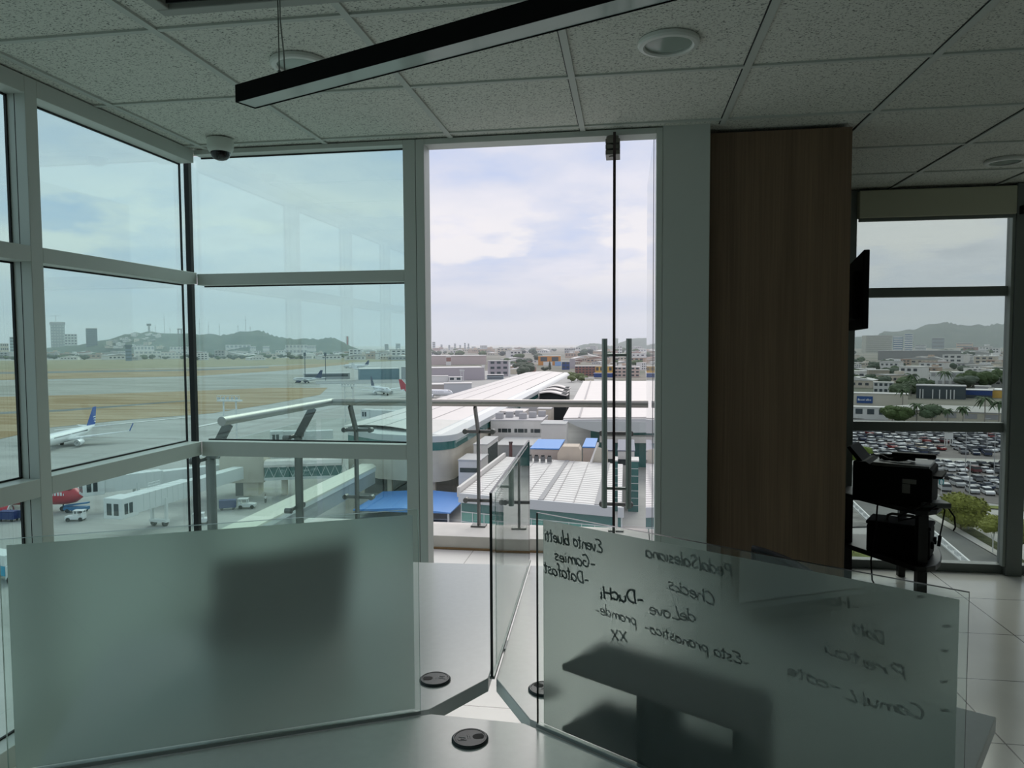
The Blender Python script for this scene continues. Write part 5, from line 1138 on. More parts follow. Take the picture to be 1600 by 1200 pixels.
for k, (y, x0_, x1_, z) in enumerate(((305, -36.0, -24, 12.6), (322, -36.0, -25, 12.8), (342, -36.0, -26, 13.0))):
    c_ = empty('wave_canopy', at((x0_ + x1_) / 2, y), 0, ['nearest', 'middle', 'farthest'][k] + ' of the three white wave-shaped canopies beside the long roof', 'canopy', 'wave canopies'); h2 = (x1_ - x0_) / 2
    w_ = MB(); prf = [(-h2 + i * h2 / 6, z + 0.7 * math.sin(i / 12 * PI * 1.4)) for i in range(13)]
    w_.prism(prf + [(x, zz - 0.4) for x, zz in prf[::-1]], -5, 5, 0, Matrix.Rotation(PI / 2, 4, 'X')); w_.build('roof', rw_, c_); MB().box(-h2 + 0.5, h2 - 0.5, -3.5, 4, 0, z - 0.2).build('walls', dark_v, c_)  # dark box paints the shaded underside of the canopy
# floodlight masts
ms_m = pm('mast_white', (0.72, 0.74, 0.72), 0.5)
def mast(px, py, h, w_, label, z0=0.0):
    o = empty('floodlight_mast', G(px, py, z0), 0, label, 'floodlight mast', 'floodlight masts on the apron')
    for s in (-1, 1):
        MB().tube([(s * w_ * 0.28, 0, 0), (s * w_ * 0.28, 0, h)], 0.22, 8).build('leg', ms_m, o, smooth=40)
    m = MB()
    for k in range(int(h / 2.0)): m.tube([(-w_ * 0.28, 0, 1 + k * 2.0), (w_ * 0.28, 0, 1 + k * 2.0)], 0.08, 6)
    m.build('rungs', ms_m, o)
    MB().box(-w_ / 2, w_ / 2, -0.8, 0.8, h, h + 0.35).build('platform', ms_m, o)
    m = MB()
    for k in range(7): m.tube([(-w_ / 2 + k * w_ / 6, -0.7, h + 0.3), (-w_ / 2 + k * w_ / 6, -0.7, h + 1.5)], 0.06, 6)
    m.tube([(-w_ / 2, -0.7, h + 1.5), (w_ / 2, -0.7, h + 1.5)], 0.07, 6); m.build('guard_rail', ms_m, o)
    for k in range(5): MB().box(-w_ * 0.4 + k * w_ * 0.2 - 0.3, -w_ * 0.4 + k * w_ * 0.2 + 0.3, -1.1, -0.8, h + 0.5, h + 1.1).build('floodlight', lipm, o)
mast(362, 745, 19.0, 6.0, 'white floodlight mast with railed platform behind the near end of the handrail')
mast(546, 660, 15.2, 6.5, 'white floodlight mast behind the handrail corner')
mast(722, 598, 10.0, 4.0, 'white floodlight mast in front of the long grey warehouse')
# ================================================================== hills, city, trees and the car park
hill_m = gmat('hill_scrub', (0.07, 0.105, 0.085), (0.12, 0.15, 0.115), 0.012, 1.0)
def hill(name, prof, dist, depth, label):
    """a ridge: heights read along its crest, falling away to both sides"""
    m = MB(); nc = 9; rows_ = []
    for px, py in prof:
        d = ray(px, py); t_ = dist / d.dot(FW); p = Vector((d.x * t_, d.y * t_, 0)); h = max(0.5, EYE + d.z * t_ - GZ)
        out = Vector((d.x, d.y, 0)).normalized()
        rows_.append([(p.x + out.x * depth * (i / (nc - 1) - 0.5) * 2, p.y + out.y * depth * (i / (nc - 1) - 0.5) * 2, GZ - 1 + (h + 1) * max(0.0, math.cos((i / (nc - 1) - 0.5) * PI)) ** 1.2 * (1 + 0.04 * math.sin(px * 0.9 + i * 2))) for i in range(nc)])
    for rr in rows_: m.v += rr
    for a in range(len(rows_) - 1):
        for i in range(nc - 1):
            m.f.append((a * nc + i, a * nc + i + 1, (a + 1) * nc + i + 1, (a + 1) * nc + i)); m.m.append(0)
    o = m.build(name, hill_m, smooth=80); o['kind'] = 'structure'; return o
def dens(pts, n=4):
    r_ = []
    for (x0_, y0_), (x1_, y1_) in zip(pts, pts[1:]):
        for k in range(n): u = k / n; r_.append((x0_ + (x1_ - x0_) * u, y0_ + (y1_ - y0_) * u + (rnd.random() - 0.5) * 0.7))
    return r_ + [pts[-1]]
hill('hills', dens([(60, 545), (120, 540), (165, 531), (190, 524), (210, 520), (230, 519), (262, 520), (290, 520), (310, 522), (345, 523.5), (362, 522), (375, 517.5), (400, 515.5), (412, 518), (425, 524), (440, 527), (458, 529.5), (480, 529), (498, 530), (512, 527.5), (522, 528), (535, 534), (548, 541), (560, 545)]), 3000, 420, '')
hill('hills', dens([(900, 542), (912, 538), (925, 536.5), (937, 537), (948, 540), (958, 540.5), (972, 534), (985, 530), (1010, 528), (1100, 524), (1200, 527), (1329, 528), (1352, 526), (1372, 523), (1381, 518), (1406, 517), (1428, 514.5), (1451, 507), (1475, 502.7), (1486, 504.5), (1500, 508), (1524, 507), (1544, 509), (1553, 506), (1571, 505.5), (1640, 508), (1700, 515)]), 4200, 600, '')

def ocol(name, rough=0.8, mul=1.0, var=0.0):
    """material taking its colour from the object it sits on"""
    if name in _M: return _M[name]
    m = bpy.data.materials.new(name); m.use_nodes = True; t = m.node_tree; b = t.nodes['Principled BSDF']
    oi = t.nodes.new('ShaderNodeObjectInfo'); t.links.new(oi.outputs['Color'], b.inputs['Base Color']); b.inputs['Roughness'].default_value = rough
    _M[name] = m; return m
wallc = ocol('house_wall_paint'); 
winm = pm('far_window', (0.06, 0.07, 0.08), 0.4)
# --- houses: three kinds, copied
def house_proto(kind):
    m = MB()
    if kind == 0:
        m.box(-6, 6, -5, 5, 0, 5.5, 0); m.box(-6.3, 6.3, -5.3, 5.3, 5.5, 5.9, 1)
        for k in range(4): m.box(-5 + k * 2.8, -3.6 + k * 2.8, -5.06, -4.9, 2.8, 4.2, 2)
        m.box(2, 5, -2, 2, 5.9, 7.6, 0)
    elif kind == 1:
        m.box(-8, 8, -5, 5, 0, 4.2, 0); m.prism([(-8.4, 4.2), (8.4, 4.2), (8.4, 4.5), (0, 6.2), (-8.4, 4.5)], -5.4, 5.4, 1, Matrix.Rotation(PI / 2, 4, 'X'))
        for k in range(5): m.box(-7 + k * 3, -5.4 + k * 3, -5.06, -4.9, 1.6, 3.0, 2)
    else:
        m.box(-5, 5, -4.5, 4.5, 0, 9.0, 0); m.box(-5.2, 5.2, -4.7, 4.7, 9.0, 9.4, 1)
        for f_ in range(3):
            for k in range(3): m.box(-4 + k * 2.9, -2.3 + k * 2.9, -4.56, -4.4, 1.2 + f_ * 2.8, 2.6 + f_ * 2.8, 2)
    return m
_hm = {}
HK = ('flat-roofed', 'gable-roofed', 'three-storey')
def add_house(p, kind, col, roofm, rz, sc, label, group):
    key = (kind, roofm.name)
    if key not in _hm:
        o = house_proto(kind).build('house', [wallc, roofm, winm]); _hm[key] = o.data
    else:
        o = bpy.data.objects.new('house', _hm[key]); COL.objects.link(o)
    o.location = p; o.rotation_euler = (0, 0, rz); o.scale = sc; o.color = (*col, 1)
    return tag(o, label, 'house', group)
roofs = [('pale', pm('house_roof_pale', (0.66, 0.65, 0.62), 0.7)), ('grey', pm('house_roof_grey', (0.38, 0.38, 0.37), 0.7)), ('brown', pm('house_roof_rust', (0.30, 0.19, 0.15), 0.8))]
walls_c = [('white', (0.74, 0.73, 0.70)), ('cream', (0.62, 0.56, 0.46)), ('grey', (0.42, 0.42, 0.41)), ('tan', (0.50, 0.38, 0.29)), ('brick-coloured', (0.36, 0.20, 0.16))]
def scatter_houses(n, pxr, pyr, place, wts, smin=0.8, smax=1.5, avoid=()):
    c_ = 0; tries = 0
    while c_ < n and tries < 5000:
        tries += 1
        px = rnd.uniform(*pxr); py = pyr[0] + (pyr[1] - pyr[0]) * rnd.random() ** 0.8
        if any(a <= px <= b2 and cc <= py <= dd for a, b2, cc, dd in avoid): continue
        kind = rnd.choices((0, 1, 2), (5, 4, 2))[0]; wc = rnd.choices(walls_c, wts)[0]; rr = rnd.choices(roofs, (6, 3, 1))[0]
        p = G(px, py); s_ = rnd.uniform(smin, smax) * max(1.0, min(1.9, p.length / 1000)); wx = rnd.uniform(0.8, 1.6)
        if not free(p, 7.6 * s_ * max(wx, 0.9)): continue
        add_house(p, kind, wc[1], rr[1], math.atan2(p.y, p.x) - PI / 2 + rnd.uniform(-0.6, 0.6), (s_ * wx, s_, s_ * rnd.uniform(0.75, 1.0)), 'small %s %s house with a %s roof in the city %s' % (wc[0], HK[kind], rr[0], place), '%s %s houses %s' % (wc[0], HK[kind], place)); c_ += 1

_occ = []
def free(p, r):
    for q, rr in _occ:
        if (q[0] - p[0]) ** 2 + (q[1] - p[1]) ** 2 < (r + rr) ** 2: return False
    _occ.append(((p[0], p[1]), r)); return True
# --- trees
leafm = ocol('tree_leaves', 0.85); trunkm = pm('tree_trunk', (0.12, 0.09, 0.06), 0.9)
def lump(rad, seed, zc, n=3, flat=0.8):
    """lumpy crown with leaf tufts standing out of it"""
    rr = random.Random(seed); m = MB(); blobs = []
    for k in range(n): blobs.append((rr.uniform(-0.5, 0.5) * rad, rr.uniform(-0.5, 0.5) * rad, zc + rr.uniform(-0.25, 0.3) * rad, rad * rr.uniform(0.5, 0.75)))
    for bx_, by_, bz_, br_ in blobs:
        nu, nv_ = 10, 7; o = len(m.v)
        for i in range(nv_ + 1):
            th = PI * i / nv_
            for j in range(nu):
                ph = 2 * PI * j / nu; q = br_ * (1 + 0.16 * rr.uniform(-1, 1))
                m.v.append((bx_ + q * math.sin(th) * math.cos(ph), by_ + q * math.sin(th) * math.sin(ph), bz_ + q * flat * math.cos(th)))
        for i in range(nv_):
            for j in range(nu): m.f.append((o + i * nu + j, o + i * nu + (j + 1) % nu, o + (i + 1) * nu + (j + 1) % nu, o + (i + 1) * nu + j)); m.m.append(0)
    return m, blobs
_tp = []
for k in range(4):
    m, _ = lump(4.0, 20 + k, 3.4, 5, 0.7); m.tube([(0, 0, 0), (0, 0, 2.4)], 0.25, 6, 1); o = m.build('tree', [leafm, trunkm]); _tp.append(o.data); bpy.data.objects.remove(o)
greens = [('dark', (0.045, 0.075, 0.04)), ('mid-green', (0.08, 0.12, 0.05)), ('grey-green', (0.09, 0.115, 0.08))]
def add_tree(p, sc, label, group, g):
    o = bpy.data.objects.new('tree', _tp[rnd.randrange(4)]); COL.objects.link(o); o.location = p; o.scale = sc; o.rotation_euler = (0, 0, rnd.uniform(0, 6)); o.color = (*g, 1)
    return tag(o, label, 'tree', group)
def scatter_trees(n, pxr, pyr, place, smin=0.8, smax=1.6, avoid=()):
    c_ = 0; tr_ = 0
    while c_ < n and tr_ < 4000:
        px = rnd.uniform(*pxr); py = rnd.uniform(*pyr)
        if any(a <= px <= b2 and cc <= py <= dd for a, b2, cc, dd in avoid): continue
        g = rnd.choice(greens); s_ = rnd.uniform(smin, smax); p = G(px, py); s_ *= max(1.0, min(1.6, p.length / 1100))
        tr_ += 1
        if tr_ < 4000 and not free(p, 4.2 * s_): continue
        add_tree(p, (s_ * rnd.uniform(1, 1.3), s_ * 1.1, s_), '%s round tree among the houses of the city %s' % (g[0], place), '%s trees of the city %s' % (g[0], place), g[1]); c_ += 1

L1 = 'beyond the airfield'; L2 = 'beyond the terminal roofs'; L3 = 'beyond the car park'
for k in range(76):
    px = -20 + k * 8.8 + rnd.uniform(-3, 3); py = rnd.uniform(558.5, 563.0) - max(0, px - 330) * 0.008; p = G(px, py); s_ = rnd.uniform(1.3, 2.1) * min(1.2, p.length / 1900)
    if 190 < px < 210: continue
    g = greens[rnd.choice((0, 1, 1, 2))]
    add_tree(p, (s_ * 1.25, s_, s_ * 0.85), '%s round tree in the green belt along the far edge of the airfield' % g[0], '%s trees of the airfield green belt' % g[0], g[1])
# hillside houses on the slope of the left hill
for k in range(70):
    px = rnd.uniform(168, 252); crest = 532 - (px - 165) * 0.22 if px < 215 else 521; py = rnd.uniform(crest + 1.5, 545)
    d = ray(px, py); t_ = (2690 + (545 - py) * 9) / d.dot(FW)
    if not free((d.x * t_, d.y * t_), 15): continue
    add_house(Vector((d.x * t_, d.y * t_, EYE + d.z * t_ - 6)), rnd.choice((0, 2)), walls_c[rnd.choice((0, 0, 1, 2))][1], roofs[0][1], rnd.uniform(0, 3), (2.2, 2.0, 1.6), 'tiny pale house on the slope of the antenna hill', 'hillside houses on the antenna hill')

def far_block(px0, px1, pyb, pyt, name, label, wall, cat='building', bands=0, band_m=None, cols=0, depth=0.6, rot=0.0, roofm=None):
    """a building placed on the ground at its foot, sized from how far off it stands"""
    p = G((px0 + px1) / 2, pyb); k = mpp(p); w_ = (px1 - px0) * k; h = (pyb - pyt) * k; d_ = w_ * depth
    o = empty(name, p, math.atan2(p.y, p.x) - PI / 2 + rot, label, cat); free(p + Vector((p.x, p.y, 0)).normalized() * d_ / 2, max(w_, d_) * 0.72)
    MB().box(-w_ / 2, w_ / 2, 0, d_, 0, h).build('walls', wall, o)
    MB().box(-w_ / 2 - 0.3, w_ / 2 + 0.3, -0.3, d_ + 0.3, h, h + max(0.4, h * 0.02)).build('roof', roofm or roofs[0][1], o)
    for i in range(bands):
        z = h * (i + 0.45) / bands; bm_ = MB()
        if cols and bands * cols <= 6:
            for j in range(cols): MB().box(-w_ / 2 + w_ * (j + 0.2) / cols, -w_ / 2 + w_ * (j + 0.8) / cols, -0.15, 0.1, z, z + h / bands * 0.45).build('window', band_m or winm, o)
            continue
        if cols:
            for j in range(cols): bm_.box(-w_ / 2 + w_ * (j + 0.2) / cols, -w_ / 2 + w_ * (j + 0.8) / cols, -0.15, 0.1, z, z + h / bands * 0.45)
        else: bm_.box(-w_ / 2 + w_ * 0.04, w_ / 2 - w_ * 0.04, -0.15, 0.1, z, z + h / bands * 0.45)
        bm_.build('window_row', band_m or winm, o)
    return o, w_, h, d_
whb = pm('city_white', (0.72, 0.72, 0.69), 0.7); crb = pm('city_cream', (0.60, 0.56, 0.44), 0.7); gyb = pm('city_grey', (0.40, 0.40, 0.40), 0.7); dgb = pm('city_dark_glass', (0.06, 0.08, 0.09), 0.2); navyb = pm('city_navy', (0.02, 0.06, 0.22), 0.6)
orb = pm('city_orange', (0.62, 0.26, 0.04), 0.7); peach = pm('city_peach', (0.62, 0.36, 0.19), 0.7); yel = pm('city_yellow', (0.72, 0.45, 0.10), 0.7); brk = pm('city_brick', (0.30, 0.15, 0.12), 0.8); slate = pm('tower_slate', (0.12, 0.17, 0.20), 0.4); lilac = pm('warehouse_lilac_grey', (0.42, 0.39, 0.41), 0.7); tanb = pm('city_taupe', (0.36, 0.33, 0.27), 0.7)
# left skyline
o, w_, h, d_ = far_block(82, 101, 553, 504, 'tower_block', 'concrete tower under construction with open floors on the left skyline', pm('bare_concrete', (0.34, 0.36, 0.35), 0.8), bands=11, band_m=pm('pale_open_floor', (0.56, 0.58, 0.56), 0.8), cols=5)
MB().box(-w_ * 0.56, w_ * 0.56, -1, d_ + 1, h * 0.93, h * 1.0).build('crown_floor', gyb, o)
cn = empty('tower_crane', G(89, 553) + Vector((0, 0, h)), 0, 'thin tower crane standing on the unfinished tower', 'crane'); k_ = mpp(G(89, 553))
MB().box(-0.5, 0.5, -0.5, 0.5, 0, 11 * k_).build('mast', gyb, cn); MB().box(-9 * k_, 7 * k_, -0.4, 0.4, 10 * k_, 10 * k_ + 0.8).build('jib', gyb, cn)
far_block(103, 120, 553, 522.5, 'tower_block', 'pale apartment block right of the unfinished tower', whb, bands=7, cols=4)
far_block(136.5, 152, 554, 513.5, 'tower_block', 'dark slate office slab on the left skyline', slate, bands=12, band_m=pm('slate_glass', (0.08, 0.12, 0.15), 0.3))
far_block(17, 27, 555, 527, 'tower_block', 'pale green glass block at the far left edge', pm('green_glass_block', (0.25, 0.36, 0.36), 0.3), bands=6)
far_block(2, 13, 556, 537, 'tower_block', 'low cream block at the far left edge', crb, bands=3, cols=4)
o, w_, h, d_ = far_block(197, 205.5, 564, 542, 'control_tower', 'square blue-grey airport tower below the antenna hill', pm('tower_blue_grey', (0.22, 0.29, 0.36), 0.6), bands=4, band_m=slate, depth=1.0)
MB().box(-w_ * 0.62, w_ * 0.62, -w_ * 0.12, d_ + w_ * 0.12, h, h + 4.5).build('cab', slate, o)
for q in ((211, 240, 559, 541, 'stepped white building left of the control tower trees'), (213, 250, 561, 549, 'wide cream white building in front of the stepped one'), (253, 284, 561, 552, 'low white hall left of the black corner joint'), (184, 197, 560, 549, 'cream white block behind the blue-grey airport tower'), (267, 298, 556, 542, 'long white school-like block on the foot of the antenna hill'), (354, 391, 553.5, 539, 'large bright white hall behind the trees beyond the airfield'), (391, 400, 554, 541, 'white block joined to the large bright white hall'), (411, 421, 554, 541, 'small white cube building right of the large bright hall'), (447, 480, 554, 539, 'pale green and white office row beyond the airfield'), (480, 494, 556, 540, 'white office block at the end of the pale green row')):
    far_block(*q[:4], 'building', q[4], whb, bands=2, cols=6, band_m=pm('soft_grey_window', (0.34, 0.37, 0.38), 0.5))
for q in ((452, 465, 561, 552.5, 'small white barrel-roofed hangar beyond the airfield'), (470, 495, 560.5, 552, 'wide white barrel-roofed hangar beyond the airfield')):
    p = G((q[0] + q[1]) / 2, q[2]); k_ = mpp(p); w_ = (q[1] - q[0]) * k_; h = (q[2] - q[3]) * k_
    free(p, w_ * 1.2); o = empty('hangar', p, math.atan2(p.y, p.x) - PI / 2, q[4], 'hangar')
    MB().prism([(-w_ / 2, 0)] + [(-w_ / 2 * math.cos(PI * i / 10), h * (0.35 + 0.65 * math.sin(PI * i / 10))) for i in range(11)] + [(w_ / 2, 0)], -w_, 0, 0, Matrix.Rotation(PI / 2, 4, 'X')).build('shell', whb, o)
    MB().box(-w_ * 0.35, w_ * 0.35, -0.2, 0.1, 0, h * 0.5).build('hangar_door', gyb, o)
# antennas on the hill
def antenna(px, pb, ptop, label, thick=1.0, kind='lattice mast'):
    d = ray(px, pb); t_ = 3000 / d.dot(FW); p = Vector((d.x * t_, d.y * t_, EYE + d.z * t_ - 12)); k_ = 3000 / FPX
    o = empty('antenna_mast', p, 0, label, 'antenna', 'antenna masts on the hill')
    hh = (pb - ptop) * k_ + 12; w_ = thick
    MB().tube([(0, 0, 0), (0, 0, hh)], [w_, w_ * 0.3], 6).build('mast', gyb, o)
    MB().box(-w_ * 1.6, w_ * 1.6, -w_ * 1.6, w_ * 1.6, hh * 0.7, hh * 0.7 + 3).build('dish', gyb, o)
for i, (px, pb, ptop) in enumerate(((257, 520, 489), (243, 520, 507), (266, 520, 512), (312, 523, 497), (326, 523, 503), (343, 523, 504), (372, 518, 506), (384, 516, 493), (391, 516, 510))):
    antenna(px, pb, ptop, ('tall thin antenna mast on the crest of the left hill' if i in (0, 7) else 'thin antenna mast on the crest of the left hill'))
wtp = ray(233, 520) * (3000 / ray(233, 520).dot(FW)); wt = empty('water_tower', (wtp.x, wtp.y, EYE + wtp.z - 8), 0, 'dark water tower on the crest of the antenna hill', 'water tower')
MB().tube([(0, 0, 0), (0, 0, 36)], 4.0, 10).build('shaft', gyb, wt); MB().box(-6, 6, -6, 6, 36, 45).build('tank', pm('tank_dark', (0.10, 0.12, 0.12), 0.7), wt)
gtp = ray(281, 520) * (3000 / ray(281, 520).dot(FW)); gt = empty('gateway', (gtp.x, gtp.y, EYE + gtp.z - 6), 0, 'flat-topped portal on the hill crest left of the corner joint', 'gateway')
MB().box(-9, -5, -2, 2, 0, 18).build('pier', gyb, gt); MB().box(5, 9, -2, 2, 0, 18).build('pier', gyb, gt); MB().box(-10, 10, -3, 3, 18, 23).build('lintel', gyb, gt)
o, w_, h, d_ = far_block(541, 545.5, 551, 526, 'tower_block', 'slim red and white tower right of the antenna hill', whb, depth=1.0); MB().box(-w_ * 0.18, w_ * 0.18, -0.3, 0.1, h * 0.1, h).build('red_stripe', redp, o)
for i, (px, w2, pt_) in enumerate(((604, 6, 538), (622, 7, 537), (635, 4, 541), (678, 4.5, 534.5), (690, 3, 538.5), (711, 3, 537), (719, 2.5, 539), (726.5, 2.5, 536), (732, 2.5, 537), (702, 3, 539))):
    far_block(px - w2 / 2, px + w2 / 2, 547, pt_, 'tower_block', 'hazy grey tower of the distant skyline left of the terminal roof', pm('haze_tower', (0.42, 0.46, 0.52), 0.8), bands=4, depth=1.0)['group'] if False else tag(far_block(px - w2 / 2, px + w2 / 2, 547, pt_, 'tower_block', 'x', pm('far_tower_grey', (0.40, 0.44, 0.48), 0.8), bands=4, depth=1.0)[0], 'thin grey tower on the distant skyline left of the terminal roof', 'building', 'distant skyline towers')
# apron edge buildings
far_block(563, 624, 594, 576.5, 'hangar', 'blue-grey hangar at the far side of the apron', pm('hangar_blue_grey', (0.16, 0.25, 0.29), 0.6), rot=0.1, cat='hangar')
far_block(629, 660, 594, 573.5, 'hangar', 'grey hangar behind the doorway post, right of the blue-grey one', gyb, rot=0.1, cat='hangar')
far_block(476, 546, 592.5, 584, 'terminal_annex', 'low flat terminal annex far across the apron', gyb, bands=1, roofm=gyb)
MB_ = far_block(496, 640, 599, 594.5, 'boundary_wall', 'long low pale wall across the far apron', whb, cat='wall', depth=0.01)
for px in (477, 509): 
    p = G(px, 596); o = empty('lamp_mast', p, 0, 'slim dark lamp mast on the far apron', 'lamp mast', 'slim lamp masts of the far apron'); MB().tube([(0, 0, 0), (0, 0, 26)], 0.3, 6).build('pole', dgb, o); MB().box(-0.9, 0.9, -0.6, 0.6, 23, 26).build('lamp_head', dgb, o)
# through the doorway: warehouses and the town
far_block(668, 757, 594, 575, 'warehouse', 'long lilac grey warehouse left of the terminal roof', lilac, rot=0.12, cat='warehouse', roofm=roofs[0][1])
far_block(668, 734, 610, 601, 'cargo_building', 'low pale cargo building below the lilac grey warehouse', pm('cargo_taupe', (0.42, 0.39, 0.36), 0.7), rot=0.05)
far_block(694, 737, 615, 599.5, 'cargo_building', 'plain grey cargo block in front of the red-tailed airliner', pm('cargo_grey', (0.52, 0.54, 0.55), 0.6))
far_block(668, 700, 597, 588, 'cargo_building', 'white cargo shed at the foot of the lilac grey warehouse', whb)
far_block(701, 722, 597, 589.5, 'cargo_building', 'white cargo shed with dark openings right of the plain one', whb, bands=1, cols=2, band_m=dgb)
o, *_ = far_block(697, 705, 571, 557, 'watch_tower', 'short white watch tower with a red and white top behind the warehouse', whb, depth=1.0, bands=1, band_m=brk)
far_block(729, 748, 567, 557, 'warehouse', 'pale lilac hall above the warehouse roof', pm('pale_lilac', (0.55, 0.55, 0.62), 0.7), cat='warehouse')
far_block(672, 760, 570, 556, 'warehouse', 'wide dusty pink warehouse behind the white watch tower', pm('dusty_pink', (0.52, 0.44, 0.42), 0.8), cat='warehouse')
far_block(764.5, 794.5, 588, 564, 'office_building', 'grey office building with small dark windows left of the town trees', lilac, bands=3, cols=3, band_m=dgb, rot=0.15)
far_block(794.5, 797.5, 591, 565, 'stair_tower', 'white stair tower on the corner of the grey office building', whb)
far_block(797.5, 807, 585, 577, 'building', 'cream block right of the white stair tower', crb)
far_block(753, 757.5, 593, 571, 'pylon', 'white pylon at the right end of the lilac grey warehouse', whb, cat='pylon')
far_block(761, 787, 593, 586, 'bus_station', 'low glazed building in front of the grey office building', pm('pale_glazing', (0.36, 0.42, 0.45), 0.4), bands=2)
far_block(841, 876, 571, 556.5, 'building', 'orange building at the far end of the terminal roof', orb, bands=1, cols=2)
far_block(841, 850, 570.5, 564.5, 'billboard', 'dark red panel below the left of the orange building', brk, cat='billboard', depth=0.1)
far_block(849, 863, 571.5, 565.5, 'billboard', 'white advertising panel below the orange building', whb, cat='billboard', depth=0.1)
far_block(867, 877, 572, 565, 'billboard', 'light blue advertising panel right of the white one', pm('billboard_blue', (0.25, 0.42, 0.70), 0.6), cat='billboard', depth=0.1)
far_block(878, 890, 578, 565.5, 'building', 'dark blue block right of the advertising panels', navyb, bands=2, band_m=dgb, cols=2)
far_block(890, 899, 576, 561, 'building', 'taupe windowless block right of the dark blue block', lilac)
far_block(898.5, 930, 588, 572.5, 'apartment_building', 'brick-coloured apartment building left of the door handle', brk, bands=4, cols=6, band_m=dgb)
far_block(930, 957, 584.5, 572.5, 'building', 'yellow ochre building behind the door handle', yel, bands=1, cols=4)
far_block(928, 962, 590, 584, 'building', 'low navy roofed shed below the yellow ochre building', navyb, roofm=navyb)
far_block(882, 899, 553, 544.5, 'building', 'grey and tan slab building on the far edge of the town', gyb, bands=2, cols=5)
far_block(899.5, 907, 552, 543, 'tower_block', 'small bright white cube building near the door handle top', whb, bands=2, cols=2)
far_block(964, 972, 554, 541, 'tower_block', 'white block between the door bars', whb, bands=3, cols=2)
far_block(914, 928, 601.5, 591.5, 'plant_room', 'cream roof house at the far edge of the second terminal roof', crb)
far_block(958, 999, 590, 574, 'apartment_building', 'pale apartment row right of the yellow ochre building', pm('pale_peach_wall', (0.55, 0.44, 0.38), 0.8), bands=3, cols=6, band_m=dgb)
for i, (px, py, s_) in enumerate(((815, 589, 1.6), (822, 587, 1.9), (812, 580, 1.7), (824, 578, 1.6), (852, 581, 1.0), (895, 592, 1.0), (903, 595, 1.1), (912, 597, 0.9), (893, 597, 0.9), (924, 555, 2.6), (787, 556, 2.0), (793, 555, 2.2), (817, 554, 2.2))):
    g = (0.07, 0.09, 0.06) if i < 5 else ((0.12, 0.15, 0.06) if i < 9 else (0.03, 0.045, 0.04))
    add_tree(G(px, py), (s_ * 1.4, s_, s_), ('tree of the grey-green clump left of the orange building' if i < 5 else 'green tree in the strip beside the brick-coloured building' if i < 9 else 'broad dark tree in the town beyond the terminal roofs'), ('clump left of the orange building' if i < 5 else 'green strip by the brick building' if i < 9 else 'broad dark trees of the town'), g)
nt_ = empty('conifer', G(859, 578), 0, 'slim dark conifer in front of the orange building', 'tree'); MB().lathe([(0.3, 0), (2.2, 1.5), (1.6, 4), (1.9, 4.2), (1.2, 7), (1.4, 7.2), (0.05, 12)], 9).build('crown', pm('conifer_green', (0.06, 0.07, 0.04), 0.9), nt_)

# through the right-hand window
far_block(1353.5, 1392, 551, 524.5, 'office_building', 'large cream slab office building under the right hill', pm('slab_cream', (0.44, 0.44, 0.37), 0.7), bands=9, band_m=pm('slab_band', (0.30, 0.30, 0.26), 0.6), rot=0.25)
o, w_, h, d_ = far_block(1396, 1409.5, 549, 525.5, 'office_building', 'blue glass office building with a white frame under the right hill', pm('blue_glass', (0.06, 0.15, 0.28), 0.2), bands=7, band_m=whb)
far_block(1413.5, 1425, 549, 522, 'office_building', 'white office tower joined to the blue glass building', whb, bands=8, band_m=pm('blue_glass', (0.06, 0.15, 0.28), 0.2))
far_block(1430.5, 1446, 549, 539, 'office_building', 'low banded wing right of the white office tower', whb, bands=4, band_m=slate)
far_block(1378, 1492, 563.5, 548, 'shopping_hall', 'wide flat grey shopping hall in front of the office towers', pm('hall_mauve_grey', (0.27, 0.27, 0.26), 0.7), roofm=gyb, depth=0.3)
far_block(1440, 1455, 541.5, 529.5, 'building', 'white terraced block at the foot of the right hill', whb, bands=4)
far_block(1506, 1520, 543, 528, 'building', 'ochre tower at the foot of the right hill', yel, bands=4)
far_block(1496, 1518, 544, 536, 'building', 'low ochre block left of the ochre tower', peach, bands=2)
far_block(1457, 1474, 545, 528, 'building', 'grey blue block right of the white terraced one', slate, bands=3)
far_block(1420, 1437.5, 591.5, 576, 'building', 'orange peach cube building in the middle of the right town', peach, bands=2, cols=2, band_m=brk)
far_block(1359, 1388, 597, 578.5, 'building', 'taupe windowless building left of the orange cube', tanb, rot=0.2)
far_block(1348, 1358.5, 590, 580, 'building', 'small bright blue shed left of the taupe building', pm('shed_blue', (0.05, 0.22, 0.50), 0.6))
far_block(1456, 1502, 605, 582, 'building', 'white hall with a palm in front, right of the orange cube', whb, bands=2, cols=5, band_m=gyb)
far_block(1366, 1394, 616, 598, 'building', 'small white house block with dark openings above the blue sign', whb, bands=2, cols=4, band_m=dgb)
o, w_, h, d_ = far_block(1436, 1503, 624, 603.5, 'showroom', 'dark glazed showroom with white pillars beyond the car park', dgb, roofm=gyb)
for u in (-0.42, -0.36, -0.16, -0.02, 0.12, 0.2, 0.27): MB().box(u * w_ - 0.25, u * w_ + 0.25, -0.7, -0.2, 0, h * 0.75).build('pillar', whb, o)
o, w_, h, d_ = far_block(1500, 1546, 623, 610, 'store', 'store with a navy front band beyond the car park', navyb, roofm=whb)
MB().box(-w_ / 2, w_ / 2, -0.5, -0.1, 0, h * 0.45).build('shop_front', dgb, o)
far_block(1545, 1552.5, 622, 607.5, 'sign_pylon', 'orange yellow sign pylon beside the navy store', yel, cat='sign')
far_block(1552.5, 1640, 624, 611, 'store', 'store with an orange yellow front right of the pylon', yel, roofm=whb)
far_block(1525, 1546, 612, 604, 'building', 'grey roofed shed above the navy store', gyb)
